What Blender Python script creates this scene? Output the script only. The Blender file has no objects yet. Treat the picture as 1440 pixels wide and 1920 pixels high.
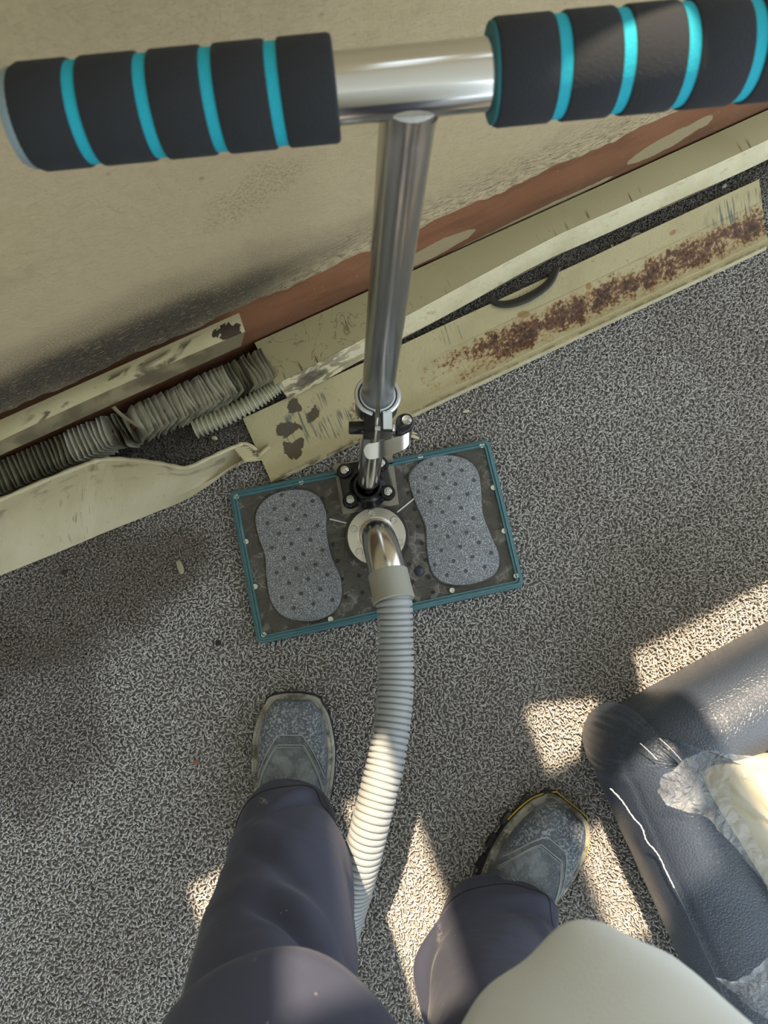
import bpy, bmesh, math, random
import numpy as np
from mathutils import Vector, Matrix
random.seed(7); rng = np.random.default_rng(7)
C = bpy.context.scene.collection
PI = math.pi

# ------------------------------------------------------------------ camera
F = 1360.0; HC = 1.2; ND = (680.0, 1165.0)          # focal length in px of a 1440x1920 frame, height, nadir
_d = np.array([(ND[0]-720)/F, -(ND[1]-960)/F, -1.0]); _d /= np.linalg.norm(_d)
_Z = -_d; _Y = np.array([0, 1.0, 0]); _Y = _Y-_Z*(_Y@_Z); _Y /= np.linalg.norm(_Y); _X = np.cross(_Y, _Z)
RM = np.array([_X, _Y, _Z])
EYE = np.array([0, 0, HC])
def ray(x, y): return RM@np.array([(x-720)/F, -(y-960)/F, -1.0])
def at(x, y, z=0.0):
    r = ray(x, y); return EYE+r*((z-HC)/r[2])
def dep(x, y, d): return EYE+ray(x, y)*d
cd = bpy.data.cameras.new('camera'); cam = bpy.data.objects.new('camera', cd); C.objects.link(cam)
cd.sensor_fit = 'VERTICAL'; cd.sensor_height = 36; cd.sensor_width = 27
cd.lens = F/1920*36; cd.clip_start = 0.02
M4 = Matrix([list(RM[i])+[EYE[i]] for i in range(3)]+[[0, 0, 0, 1]])
cam.matrix_world = M4
cd.dof.use_dof = True; cd.dof.focus_distance = 1.12; cd.dof.aperture_fstop = cd.lens/3.2
bpy.context.scene.camera = cam

# ------------------------------------------------------------------ world, sun, exposure
w = bpy.data.worlds.new('world'); bpy.context.scene.world = w; w.use_nodes = True
w.node_tree.nodes['Background'].inputs[0].default_value = (0.80, 0.91, 1.0, 1)
w.node_tree.nodes['Background'].inputs[1].default_value = 1.15
SUN_EL = math.radians(59.0); SUN_AZ = math.radians(-69.5)      # the light travels this way over the floor
SD = np.array([math.cos(SUN_AZ)*math.cos(SUN_EL), math.sin(SUN_AZ)*math.cos(SUN_EL), -math.sin(SUN_EL)])
sl = bpy.data.lights.new('sun', 'SUN'); sl.energy = 5.0; sl.color = (1.0, 0.80, 0.56); sl.angle = math.radians(0.9)
so = bpy.data.objects.new('sun', sl); C.objects.link(so)
so.rotation_euler = Vector(-SD).to_track_quat('Z', 'Y').to_euler(); so.location = (-1, 3, 3)
vs = bpy.context.scene.view_settings
vs.view_transform = 'Standard'; vs.look = 'None'; vs.gamma = 1; vs.use_curve_mapping = False; vs.exposure = 1.25

# ------------------------------------------------------------------ wall frame: u along, v out into the room
WN = np.array([-.44, .898]); WN /= np.linalg.norm(WN); WT = np.array([WN[1], -WN[0]]); WO = 0.49
WANG = math.atan2(WT[1], WT[0])
def W(u, v, z): 
    p = WT*u+WN*(WO-v); return np.array([p[0], p[1], z])
def WUV(x, y, z):
    p = at(x, y, z); return float(WT@p[:2]), float(WO-WN@p[:2])

# ------------------------------------------------------------------ node helpers
class S:
    def __init__(s, t, k): s.t = t; s.k = k
    def _m(s, op, *a, clamp=False):
        n = s.t.nodes.new('ShaderNodeMath'); n.operation = op; n.use_clamp = clamp
        for i, x in enumerate((s,)+a):
            if isinstance(x, S): s.t.links.new(x.k, n.inputs[i])
            else: n.inputs[i].default_value = x
        return S(s.t, n.outputs[0])
    def __add__(s, o): return s._m('ADD', o)
    def __radd__(s, o): return s._m('ADD', o)
    def __sub__(s, o): return s._m('SUBTRACT', o)
    def __rsub__(s, o): return (s*-1)+o
    def __mul__(s, o): return s._m('MULTIPLY', o)
    def __rmul__(s, o): return s._m('MULTIPLY', o)
    def abs(s): return s._m('ABSOLUTE')
    def max(s, o): return s._m('MAXIMUM', o)
    def min(s, o): return s._m('MINIMUM', o)
    def pw(s, o): return s._m('POWER', o)
    def ss(s, a, b):
        n = s.t.nodes.new('ShaderNodeMapRange'); n.interpolation_type = 'SMOOTHSTEP'
        s.t.links.new(s.k, n.inputs['Value'])
        if a > b:
            n.inputs['From Min'].default_value = b; n.inputs['From Max'].default_value = a
            n.inputs['To Min'].default_value = 1; n.inputs['To Max'].default_value = 0
        else:
            n.inputs['From Min'].default_value = a; n.inputs['From Max'].default_value = b
        return S(s.t, n.outputs[0])
def lin(c):
    if isinstance(c, str):
        c = [int(c[i:i+2], 16)/255 for i in (0, 2, 4)]
    return tuple(((x+.055)/1.055)**2.4 if x > .04045 else x/12.92 for x in c[:3])+(1.0,)
class Mat:
    def __init__(s, name, col='808080', rough=.5, metal=0., coord='Object', **kw):
        s.m = bpy.data.materials.new(name); s.m.use_nodes = True; s.t = s.m.node_tree
        s.b = s.t.nodes['Principled BSDF']
        tc = s.t.nodes.new('ShaderNodeTexCoord'); s.co = tc.outputs[coord]
        s.c = S(s.t, None); s.set('Base Color', lin(col)); s.set('Roughness', rough); s.set('Metallic', metal)
        s.col = None; s.base = lin(col); s.h = None
        for k, v in kw.items(): s.set(k.replace('_', ' '), v)
    def set(s, k, v):
        i = s.b.inputs[k]
        if isinstance(v, S): s.t.links.new(v.k, i)
        else: i.default_value = v
    def map(s, scale=(1, 1, 1), rot=(0, 0, 0), loc=(0, 0, 0)):
        n = s.t.nodes.new('ShaderNodeMapping'); s.t.links.new(s.co, n.inputs[0])
        n.inputs['Scale'].default_value = scale; n.inputs['Rotation'].default_value = rot; n.inputs['Location'].default_value = loc
        return n.outputs[0]
    def noise(s, sc, det=3, dist=0., rgh=.5, scale=None, rot=(0, 0, 0), loc=(0, 0, 0)):
        n = s.t.nodes.new('ShaderNodeTexNoise')
        s.t.links.new(s.map(scale or (1, 1, 1), rot, loc), n.inputs['Vector'])
        n.inputs['Scale'].default_value = sc; n.inputs['Detail'].default_value = det
        n.inputs['Distortion'].default_value = dist; n.inputs['Roughness'].default_value = rgh
        return S(s.t, n.outputs[0])
    def vor(s, sc, feat='F1', scale=None, rnd=1., out=0, rot=(0, 0, 0)):
        n = s.t.nodes.new('ShaderNodeTexVoronoi'); n.feature = feat
        s.t.links.new(s.map(scale or (1, 1, 1), rot), n.inputs['Vector'])
        n.inputs['Scale'].default_value = sc; n.inputs['Randomness'].default_value = rnd
        return S(s.t, n.outputs[out])
    def xyz(s):
        n = s.t.nodes.new('ShaderNodeSeparateXYZ'); s.t.links.new(s.co, n.inputs[0])
        return [S(s.t, n.outputs[i]) for i in range(3)]
    def attr(s, name):
        n = s.t.nodes.new('ShaderNodeAttribute'); n.attribute_name = name
        return S(s.t, n.outputs['Fac']), n.outputs['Color']
    def mix(s, fac, col):                       # lay a colour over the current base colour
        n = s.t.nodes.new('ShaderNodeMix'); n.data_type = 'RGBA'
        if isinstance(fac, S): s.t.links.new(fac.k, n.inputs[0])
        else: n.inputs[0].default_value = fac
        if s.col is None: n.inputs[6].default_value = s.base
        else: s.t.links.new(s.col, n.inputs[6])
        n.inputs[7].default_value = lin(col)
        s.col = n.outputs[2]; s.t.links.new(s.col, s.b.inputs['Base Color']); return s
    def bump(s, h, dist=.001, strength=1.):
        n = s.t.nodes.new('ShaderNodeBump'); n.inputs['Distance'].default_value = dist; n.inputs['Strength'].default_value = strength
        s.t.links.new(h.k, n.inputs['Height'])
        if s.h is not None: s.t.links.new(s.h, n.inputs['Normal'])
        s.h = n.outputs[0]; s.t.links.new(s.h, s.b.inputs['Normal']); return s
    def ell(s, X, Y, x, y, a, b, ang, nz=None, soft=.35):   # a soft ellipse mark on the surface
        c, q = math.cos(ang), math.sin(ang)
        dx = (X-x); dy = (Y-y)
        p = (dx*c+dy*q)*(1/a); r = (dy*c-dx*q)*(1/b)
        d = p*p+r*r
        if nz is not None: d = d+nz
        return d.ss(1+soft, 1-soft)

# ------------------------------------------------------------------ mesh helpers
class MB:
    def __init__(s): s.v = []; s.f = []; s.uv = {}; s.has_uv = False
    def add(s, vs, fs, uvs=None):
        b = len(s.v); s.v += [tuple(float(c) for c in p) for p in vs]; s.f += [tuple(b+i for i in f) for f in fs]
        if uvs is not None:
            s.has_uv = True
            for i, q in enumerate(uvs): s.uv[b+i] = (float(q[0]), float(q[1]))
        return s
    def box(s, fr, lo, hi):                     # box in a frame function fr(x,y,z)->world
        P = [fr(x, y, z) for z in (lo[2], hi[2]) for y in (lo[1], hi[1]) for x in (lo[0], hi[0])]
        return s.add(P, [(0, 2, 3, 1), (4, 5, 7, 6), (0, 1, 5, 4), (2, 6, 7, 3), (0, 4, 6, 2), (1, 3, 7, 5)])
    def prism(s, fr, pts, z0, z1, bev=0.):      # polygon (list of x,y) extruded z0..z1 in frame fr, bevelled top edge
        n = len(pts); c = np.mean(np.array(pts), axis=0); rings = [(0, z0)]
        rings += [(0, z1-bev), (bev*.35, z1-bev*.35), (bev, z1)] if bev > 0 else [(0, z1)]
        P = []
        A = np.array(pts)
        nxt = np.roll(A, -1, 0)-A; prv = A-np.roll(A, 1, 0)
        e1 = nxt/np.maximum(np.linalg.norm(nxt, axis=1)[:, None], 1e-9); e0 = prv/np.maximum(np.linalg.norm(prv, axis=1)[:, None], 1e-9)
        t = e0+e1; nn = np.stack([-t[:, 1], t[:, 0]], 1); nn /= np.maximum(np.linalg.norm(nn, axis=1)[:, None], 1e-9)
        area = np.sum(A[:, 0]*np.roll(A[:, 1], -1)-A[:, 1]*np.roll(A[:, 0], -1))
        if area < 0: nn = -nn
        for (ins, z) in rings:
            for q in A+nn*ins: P.append(fr(q[0], q[1], z))
        fs = []
        for r in range(len(rings)-1):
            for i in range(n):
                j = (i+1) % n; fs.append((r*n+i, r*n+j, (r+1)*n+j, (r+1)*n+i))
        fs.append(tuple(range(n))[::-1]); fs.append(tuple((len(rings)-1)*n+i for i in range(n)))
        return s.add(P, fs)
    def tube(s, path, rad, seg=24, cap=True, ref=None, squash=None):
        path = [np.array(p, float) for p in path]; n = len(path)
        if not hasattr(rad, '__len__'): rad = [rad]*n
        T = []
        for i in range(n):
            a = path[max(i-1, 0)]; b = path[min(i+1, n-1)]; d = b-a; l = np.linalg.norm(d)
            T.append(d/l if l > 1e-9 else (T[-1] if T else np.array([0, 0, 1.])))
        r0 = np.array(ref, float) if ref is not None else (np.array([1., 0, 0]) if abs(T[0][0]) < .9 else np.array([0, 1., 0]))
        P = []; N = r0
        for i in range(n):
            N = N-T[i]*(N@T[i]); N /= np.linalg.norm(N); B = np.cross(T[i], N)
            for k in range(seg):
                a = 2*PI*k/seg; P.append(path[i]+rad[i]*(math.cos(a)*N+math.sin(a)*B*(squash or 1)))
        fs = []
        for i in range(n-1):
            for k in range(seg):
                j = (k+1) % seg; fs.append((i*seg+k, i*seg+j, (i+1)*seg+j, (i+1)*seg+k))
        if cap: fs.append(tuple(range(seg))[::-1]); fs.append(tuple((n-1)*seg+i for i in range(seg)))
        return s.add(P, fs)
    def grid(s, fn, nu, nv, uvf=None, closed_u=False):
        P = []; U = []
        for j in range(nv):
            for i in range(nu):
                a = i/(nu if closed_u else nu-1); b = j/(nv-1)
                P.append(fn(a, b)); U.append(uvf(a, b) if uvf else (a, b))
        fs = []
        for j in range(nv-1):
            for i in range(nu if closed_u else nu-1):
                k = (i+1) % nu; fs.append((j*nu+i, j*nu+k, (j+1)*nu+k, (j+1)*nu+i))
        return s.add(P, fs, U)
def wid(x, y, z): return np.array([x, y, z])
ORG = {}
def obj(name, mb, mat, parent=None, smooth=True, auto=35, origin=None):
    V = np.array(mb.v)
    if origin is None:
        lo = V.min(0); hi = V.max(0); origin = np.array([(lo[0]+hi[0])/2, (lo[1]+hi[1])/2, lo[2]])
    origin = np.array(origin, float)
    me = bpy.data.meshes.new(name); me.from_pydata([tuple(p) for p in (V-origin)], [], mb.f)
    if mb.has_uv:
        L = me.uv_layers.new(name='UVMap')
        vi = np.zeros(len(me.loops), int); me.loops.foreach_get('vertex_index', vi)
        ua = np.array([mb.uv.get(i, (0, 0)) for i in range(len(V))])
        L.data.foreach_set('uv', ua[vi].ravel())
    bm = bmesh.new(); bm.from_mesh(me); bmesh.ops.recalc_face_normals(bm, faces=bm.faces)
    bm.to_mesh(me); bm.free()
    if smooth:
        me.polygons.foreach_set('use_smooth', [True]*len(me.polygons))
        try: me.set_sharp_from_angle(angle=math.radians(auto))
        except Exception: pass
    me.materials.append(mat.m if isinstance(mat, Mat) else mat)
    o = bpy.data.objects.new(name, me); C.objects.link(o)
    po = ORG.get(parent.name, np.zeros(3)) if parent is not None else np.zeros(3)
    o.location = tuple(origin-po); ORG[o.name] = origin
    if parent is not None: o.parent = parent
    return o
def tag(o, label=None, cat=None, group=None, kind=None):
    if label: o['label'] = label
    if cat: o['category'] = cat
    if group: o['group'] = group
    if kind: o['kind'] = kind
    return o
def thing(name, label, cat, loc, group=None):
    o = bpy.data.objects.new(name, None); C.objects.link(o); o.location = tuple(float(c) for c in loc); o.empty_display_size = .05
    ORG[o.name] = np.array(loc, float); return tag(o, label, cat, group)
def copy_part(o, parent, loc, rot=None):
    c = o.copy(); C.objects.link(c); c.parent = parent; c.location = tuple(loc)
    if rot is not None: c.rotation_euler = rot
    return c
def bez(pts, n):                                # Catmull-Rom through points
    P = [np.array(p, float) for p in pts]; P = [2*P[0]-P[1]]+P+[2*P[-1]-P[-2]]; out = []
    m = len(P)-3
    for i in range(n):
        t = i/(n-1)*m; k = min(int(t), m-1); t -= k
        a, b, c, d = P[k:k+4]
        out.append(.5*((2*b)+(c-a)*t+(2*a-5*b+4*c-d)*t*t+(3*b-a-3*c+d)*t**3))
    return out

# ------------------------------------------------------------------ materials
m_floor = Mat('carpet_backing', 'aaa6a1', .95)
fl1 = m_floor.noise(170, 3, 1.5, .7); m_floor.mix(fl1.ss(.5, .62)*.18, '6f6b66').mix(m_floor.noise(3.2, 3).ss(.42, .68)*.3, '8a8078').bump(fl1, .0015)
m_plaster = Mat('plaster', 'a99878', .82, coord='UV')
X, Z, _ = m_plaster.xyz()
n1 = m_plaster.noise(5, 6, rgh=.6); n2 = m_plaster.noise(60, 4); n3 = m_plaster.noise(260, 3)
m_plaster.mix(n1.ss(.42, .7)*.5, 'a3946e').mix(m_plaster.noise(9, 5, loc=(3, 1, 0)).ss(.56, .7)*.25, '84775a')
m_plaster.mix(n3.ss(.5, .75)*.18, '8c7f62')
lo = Z.ss(.30, .215)
soot = m_plaster.ell(X, Z, -.17, .245, .30, .050, .0, (m_plaster.noise(10, 5)-.5)*1.3, .95)
crk = m_plaster.noise(1, 4, .6, .65, scale=(90, 330, 1)).ss(.54, .62)
fine = m_plaster.noise(420, 3, 0, .7).ss(.42, .58)
m_plaster.mix(m_plaster.ell(X, Z, -.18, .26, .36, .085, .0, (m_plaster.noise(9, 5)-.5)*1.6, .95)*(fine*.4+.3), '4a4130')
m_plaster.mix(soot*(1-crk*.75)*1.0*(fine*.2+.8), '1d1811')
m_plaster.mix(lo*m_plaster.noise(1, 5, .5, .65, scale=(45, 170, 1)).ss(.5, .6)*.45, '4f4534')
spots = m_plaster.vor(22).ss(.10, .03)*m_plaster.noise(7, 2, loc=(5, 5, 0)).ss(.5, .56)
m_plaster.mix(spots*.45, '6d5d42')
scuff = m_plaster.ell(X, Z, .10, .44, .06, .035, .3, (m_plaster.noise(30, 4)-.5)*3, .8)
m_plaster.mix(scuff*n3.ss(.45, .6)*.4, '6f6347')
m_plaster.bump(n1, .006).bump(n2, .0015).bump(crk*(lo*.8+.15)*-1, .0012).bump(n3, .0006)
m_band = Mat('old_brown_paint', '80543a', .6, coord='UV')
X, Z, _ = m_band.xyz(); nb = m_band.noise(6, 5)
m_band.mix(nb.ss(.4, .65)*.5, '6e4428').mix(m_band.noise(16, 4, scale=(.5, 2, 1)).ss(.5, .7)*.45, '56361f')
m_band.mix(Z.ss(.13, .07)*.45, '3f2a1b')
nz = (m_band.noise(26, 5, .6)-.5)*1.7
for (x, z, a, b, g) in ((.815, .098, .085, .024, .16), (.365, .085, .075, .026, .08), (.52, .05, .2, .012, .05)):
    m_band.mix(m_band.ell(X, Z, x, z, a, b, g, nz, .06), '948667')
m_band.mix(m_band.noise(220, 2).ss(.68, .74)*.6, 'b59b78')
m_band.bump(m_band.noise(40, 4), .0015).bump(nb, .004)
def cream(name, col='b7ad87', coord='UV'):
    m = Mat(name, col, .48, coord=coord)
    m.mix(m.noise(14, 5).ss(.4, .7)*.4, 'a0956f').mix(m.noise(110, 3).ss(.66, .74)*.5, '6b5c40')
    return m
m_cream = cream('cream_enamel'); m_cream.bump(m_cream.noise(160, 3), .0003)
m_rail = cream('cream_enamel_chipped', 'b8ae8a'); X, Y, _ = m_rail.xyz()
m_rail.mix(m_rail.noise(26, 5, .6, scale=(.6, 1.5, 1)).ss(.56, .63)*Y.ss(.002, .012)*Y.ss(.040, .024)*.85, '3c2e20')
m_rail.mix(m_rail.ell(X, Y, .010, .02, .020, .010, .3, (m_rail.noise(60, 5, 1.)-.5)*7, .2), '3a2e24')
m_rail.bump(m_rail.noise(60, 4), .001)
m_raildark = cream('shaded_enamel', '6b614a'); m_raildark.mix(m_raildark.noise(20, 5).ss(.45, .6)*.6, '4a4132')  # darkened rail enamel: shade on the turned-down lips is put into the colour
# fallen panel: face marks hang off its lower edge
m_face = cream('cream_face', '9a916c'); X, Y, _ = m_face.xyz()
tick = m_face.noise(1, 2, scale=(95, 9, 1)).ss(.60, .64)*m_face.noise(1, 2, scale=(13, 3, 1)).ss(.44, .52)*Y.ss(.024, .006)
m_face.mix(tick*.9, '3a2a1b')
veins = (m_face.noise(22, 3, .8)-.5).abs().ss(.010, .0)*m_face.ell(X, Y, .13, .04, .11, .045, 0, None, .4)
m_face.mix(veins*.7, '4a4029').mix(m_face.noise(9, 4).ss(.5, .7)*.35, '8b8056')
m_lip = cream('cream_lip', 'c2b998'); X, Y, _ = m_lip.xyz()
pat = m_lip.noise(55, 6, .5, scale=(.7, 1.6, 1)); grime = X.ss(.26, .12)
m_lip.mix(pat.ss(.44, .56)*grime*.75, '54472f').mix(m_lip.ell(X, Y, .095, .018, .028, .010, 0, (m_lip.noise(60, 4)-.5)*2.2, .25)*.85, '463e33')
m_lip.mix(pat.ss(.58, .68)*.35, '8b7c58').bump(m_lip.noise(90, 5), .0018)
# rusted cover
m_rust = cream('rusted_enamel', 'b8ae88'); X, Y, _ = m_rust.xyz()
nr = m_rust.noise(30, 7, .3, .75); nr2 = m_rust.noise(150, 5, 0, .7); nr3 = m_rust.noise(7, 4)
cen = (X*-.004)+.077                         # centre line of the rust, across the panel
band = ((Y-cen)*(1/.036)); band = band*band
amt = (1.0-band).max(0)*X.ss(.20, .46)
rr = amt*.34+nr*1.05+nr2*.75-.86+(amt.ss(.02, .2)-1)*.6
m_rust.mix(rr.ss(.12, .30)*.7, '9f7a4c').mix(rr.ss(.24, .34)*.95, '5f3c26').mix(rr.ss(.36, .48), '33211a')
spk = m_rust.noise(240, 3, rgh=.7).ss(.62, .67)*nr3.ss(.42, .62)
m_rust.mix(spk*.7, '5a3c22').mix(m_rust.noise(45, 4, loc=(4, 2, 0)).ss(.68, .72)*Y.ss(.06, .02)*.7, '9a6a3a')
for (x, y, a, b, g) in ((.62, .045, .006, .006, 0), (.615, .056, .004, .004, 0), (.80, .022, .007, .004, 0), (.49, .042, .012, .006, .3)):
    m_rust.mix(m_rust.ell(X, Y, x, y, a, b, g, (nr2-.5)*2, .3)*.8, '96703f')
for (x, y, a, b, g) in ((.055, .018, .010, .014, .5), (.075, .045, .017, .008, -.5), (.030, .050, .020, .013, .2), (.025, .082, .016, .018, .1)):
    m_rust.mix(m_rust.ell(X, Y, x, y, a, b, g, (m_rust.noise(48, 5, .8)-.5)*5.2, .15)*.9, '3e3326')
scr = m_rust.noise(1, 3, .2, scale=(260, 16, 1), rot=(0, 0, .12)).ss(.50, .62)
for (x, y, a, b) in ((.115, .078, .045, .021), (.10, .030, .018, .014), (.045, .055, .03, .03), (.57, .070, .03, .012), (.355, .020, .02, .018), (.50, .014, .01, .01), (.93, .03, .06, .022)):
    m_rust.mix(m_rust.ell(X, Y, x, y, a, b, 0, (nr-.5)*2.0, .5)*scr*.8, '4c5458')
m_rust.mix(m_rust.ell(X, Y, .155, .075, .022, .016, 0, (nr2-.5)*4, .6)*nr2.ss(.45, .55)*.9, '4a3524')
m_rust.mix(Y.ss(.112, .117)*nr.ss(.4, .6)*.6, '4d3826').bump(rr*.8+nr2*.2, .0012)
m_alu = Mat('aluminium_fin', 'e2dfcb', .32, .4); m_alu.mix(m_alu.noise(25, 4).ss(.45, .65)*.7, '57523f')
m_aludark = Mat('dark_aluminium_fin', '8d8a72', .45, .3); m_aludark.mix(m_aludark.noise(20, 4).ss(.4, .6)*.7, '33291d')  # darker fins with brown mottling
m_copper = Mat('copper_pipe', '5c3a24', .5, .7)
m_mangle = Mat('crumpled_aluminium', 'b0ad96', .42, .35)
# tool
m_teal = Mat('teal_plastic', '41707a', .2, Coat_Weight=.5); m_teal.mix(m_teal.noise(60, 3).ss(.5, .7)*.25, '4e8b93')
def clearish(name, base, alpha, rough):
    m = Mat(name, base, rough); m.set('Alpha', alpha); m.set('IOR', 1.5); return m
m_clear = clearish('clear_plate', '57544e', .62, .10)
cl = m_clear.noise(26, 3, 1.2); bub = m_clear.vor(75, 'DISTANCE_TO_EDGE')
XX, YY, _ = m_clear.xyz()
m_clear.mix(bub.ss(.10, .02)*cl.ss(.46, .60)*.5, 'b0aea8').mix(cl.ss(.52, .66)*.5, '8f8d88')
m_clear.bump(cl, .002).bump(bub.ss(0, .3), .0005)
m_smoke = Mat('clear_collar', '4a4844', .12); m_smoke.set('Alpha', .45)
m_pad = Mat('glitter_grip', '72767b', .55)
g1 = m_pad.noise(900, 2); g2 = m_pad.noise(22, 4)
m_pad.mix(g2.ss(.4, .7)*.45, '575a5f').mix(g1.ss(.57, .62)*.9, 'e3e8ec').mix(g1.ss(.42, .34)*.6, '3d4044')
m_pad.bump(g1, .0008)
m_hole = Mat('dark_hole', '24221f', .6)
m_steel = Mat('polished_steel', 'd8d6d0', .2, 1.); m_steel.mix(m_steel.noise(8, 3).ss(.4, .7)*.3, 'b5ab92')
m_chrome = Mat('chrome_tube', 'd9d8d6', .14, 1.)
m_chromeb = Mat('brushed_chrome', 'c9c8c6', .26, 1.); m_chromeb.bump(m_chromeb.noise(400, 2, scale=(1, 1, .02)), .0001)
m_screw = Mat('zinc_screw', 'd5d6cf', .25, 1.)
m_blackpl = Mat('black_plastic', '101114', .22)
m_foam = Mat('black_foam', '24262a', .92); m_foam.bump(m_foam.noise(500, 3), .0006); m_foam.mix(m_foam.noise(14, 3).ss(.5, .75)*.3, '3c3e42')
m_cyan = Mat('cyan_foam', '1aa3b8', .8); m_cyan.bump(m_cyan.noise(500, 3), .0006)
m_alum = Mat('bright_aluminium', 'dfe6ec', .32, .85)
m_cuff = Mat('grey_rubber_cuff', '99998f', .6); m_cuff.mix(m_cuff.noise(30, 4).ss(.5, .68)*.6, '9a8f6c').bump(m_cuff.noise(120, 3), .0006)
m_hose = Mat('grey_vinyl_hose', 'a2a6a8', .45)
m_hose.mix(m_hose.noise(12, 3).ss(.5, .75)*.2, '8a8c88')
# cloth, leather
m_trs = Mat('charcoal_work_cloth', '44475a', .85)
m_trs.mix(m_trs.noise(7, 4).ss(.4, .7)*.35, '505367')
m_trs.mix(m_trs.vor(38).ss(.05, .01)*m_trs.noise(5, 2).ss(.5, .56)*.8, 'a8a5a2')
d_ = m_trs.noise(60, 4, 1.); m_trs.mix(d_.ss(.72, .77)*m_trs.noise(6, 2, loc=(2, 0, 1)).ss(.54, .6)*.6, 'b9b5ab')
m_trs.set('Sheen Weight', .08); m_trs.set('Sheen Roughness', .4)
m_trs.bump(m_trs.noise(700, 2, scale=(1, 1, .4)), .0003).bump(m_trs.noise(9, 3, .4), .006)
m_seam = Mat('dark_thread', '2e2c33', .8)
m_boot = Mat('worn_black_leather', '575f67', .42)
m_boot.mix(m_boot.noise(28, 6, .4, .7).ss(.42, .66)*.75, '8d949a').mix(m_boot.noise(300, 3).ss(.58, .68)*.4, '9da1a0')
m_boot.bump(m_boot.noise(45, 5), .0014).bump(m_boot.noise(320, 3), .0005)
m_toe = Mat('dusty_toe_leather', '57606b', .5)
m_toe.mix(m_toe.noise(260, 4, 0, .75).ss(.48, .6)*.75, 'bcc4ca').mix(m_toe.noise(30, 4).ss(.5, .7)*.4, '777c80').bump(m_toe.noise(260, 3), .0008)
m_welt = Mat('dusty_welt', 'a3a096', .7); m_welt.mix(m_welt.noise(40, 5).ss(.45, .6)*.8, '4a463a').mix(m_welt.noise(60, 4, loc=(4, 4, 0)).ss(.6, .7)*.7, 'c9c3aa')
m_sole = Mat('black_rubber_sole', '222426', .6); m_sole.mix(m_sole.noise(50, 4).ss(.55, .7)*.5, '6d6858')
m_yel = Mat('yellow_welt_line', 'c9ab35', .5)
m_thread = Mat('pale_thread', 'a7adab', .7)
m_shirt = Mat('sage_grey_cotton', 'dcdfdb', .9); m_shirt.bump(m_shirt.noise(600, 2), .0004).bump(m_shirt.noise(7, 3), .004)
m_lea = Mat('navy_black_leather', '404958', .38, Coat_Weight=.25, Coat_Roughness=.3)
m_lea.mix(m_lea.noise(5, 3).ss(.4, .7)*.3, '464e5b')
gr = m_lea.vor(210, 'DISTANCE_TO_EDGE'); m_lea.bump(gr.ss(0, .25), .00035).bump(m_lea.noise(14, 3), .0028)
m_lea.mix(m_lea.vor(30).ss(.03, .01)*m_lea.noise(4, 2).ss(.5, .55)*.9, 'c8ccd0')
m_white = Mat('white_thread', 'c9ccd0', .6)
m_cushion = Mat('cream_cushion', 'bdb7a4', .7); m_cushion.bump(m_cushion.noise(7, 2), .004)
def film(name, a, fac):
    m = bpy.data.materials.new(name); m.use_nodes = True; t = m.node_tree
    b = t.nodes['Principled BSDF']; b.inputs['Base Color'].default_value = (.92, .94, .95, 1); b.inputs['Roughness'].default_value = .12
    b.inputs['IOR'].default_value = 1.5
    tc = t.nodes.new('ShaderNodeTexCoord'); n = t.nodes.new('ShaderNodeTexNoise'); n.inputs['Scale'].default_value = 22
    n.inputs['Detail'].default_value = 5; n.inputs['Distortion'].default_value = .5
    t.links.new(tc.outputs['Object'], n.inputs['Vector'])
    vo = t.nodes.new('ShaderNodeTexVoronoi'); vo.feature = 'DISTANCE_TO_EDGE'; vo.inputs['Scale'].default_value = 75
    wv = t.nodes.new('ShaderNodeVectorMath'); wv.operation = 'MULTIPLY_ADD'; wv.inputs[1].default_value = (.05, .05, .05)
    t.links.new(n.outputs[1], wv.inputs[0]); t.links.new(tc.outputs['Object'], wv.inputs[2]); t.links.new(wv.outputs[0], vo.inputs['Vector'])
    bp = t.nodes.new('ShaderNodeBump'); bp.inputs['Distance'].default_value = .012; t.links.new(vo.outputs[0], bp.inputs['Height'])
    t.links.new(bp.outputs[0], b.inputs['Normal'])
    r = t.nodes.new('ShaderNodeMapRange'); t.links.new(n.outputs[0], r.inputs[0]); r.inputs[1].default_value = .35; r.inputs[2].default_value = .7
    r.inputs[3].default_value = a; r.inputs[4].default_value = fac
    t.links.new(r.outputs[0], b.inputs['Alpha']); return m
m_film = film('clear_plastic_film', .07, .32)
m_paint = Mat('white_window_paint', 'd8d5cc', .5); m_ceil = Mat('ceiling_paint', 'd9d5c8', .9)

# ------------------------------------------------------------------ the room
mb = MB(); mb.box(wid, (-1.8, -2.6, -.05), (2.6, 2.2, 0)); o = obj('floor', mb, m_floor, smooth=False); tag(o, kind='structure')

WB = .008                                    # the plaster stands this far proud of the old brown paint
def edge(u): return .207+.0035*math.sin(u*37)+.002*math.sin(u*91+1)+.0025*math.sin(u*211)*math.sin(u*17)
def wall_fn(a, b):
    u = -1.1+a*2.9; z = edge(u)+(1.06-edge(u))*b**1.35
    return W(u, WB+.0025*math.sin(u*5.1)*math.cos(z*6)+(.0035 if b < .03 else 0), z)
mb = MB(); mb.grid(wall_fn, 420, 40, lambda a, b: (-1.1+a*2.9, edge(-1.1+a*2.9)+(1.06-edge(-1.1+a*2.9))*b**1.35))
lipv = [W(-1.1+i/419*2.9, .0, edge(-1.1+i/419*2.9)) for i in range(420)]
mb.add([mb.v[i] for i in range(420)]+lipv, [(i, i+1, 420+i+1, 420+i) for i in range(419)], [(-1.1+i/419*2.9, .2) for i in range(420)]*2)
plaster = obj('plaster', mb, m_plaster)
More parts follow.
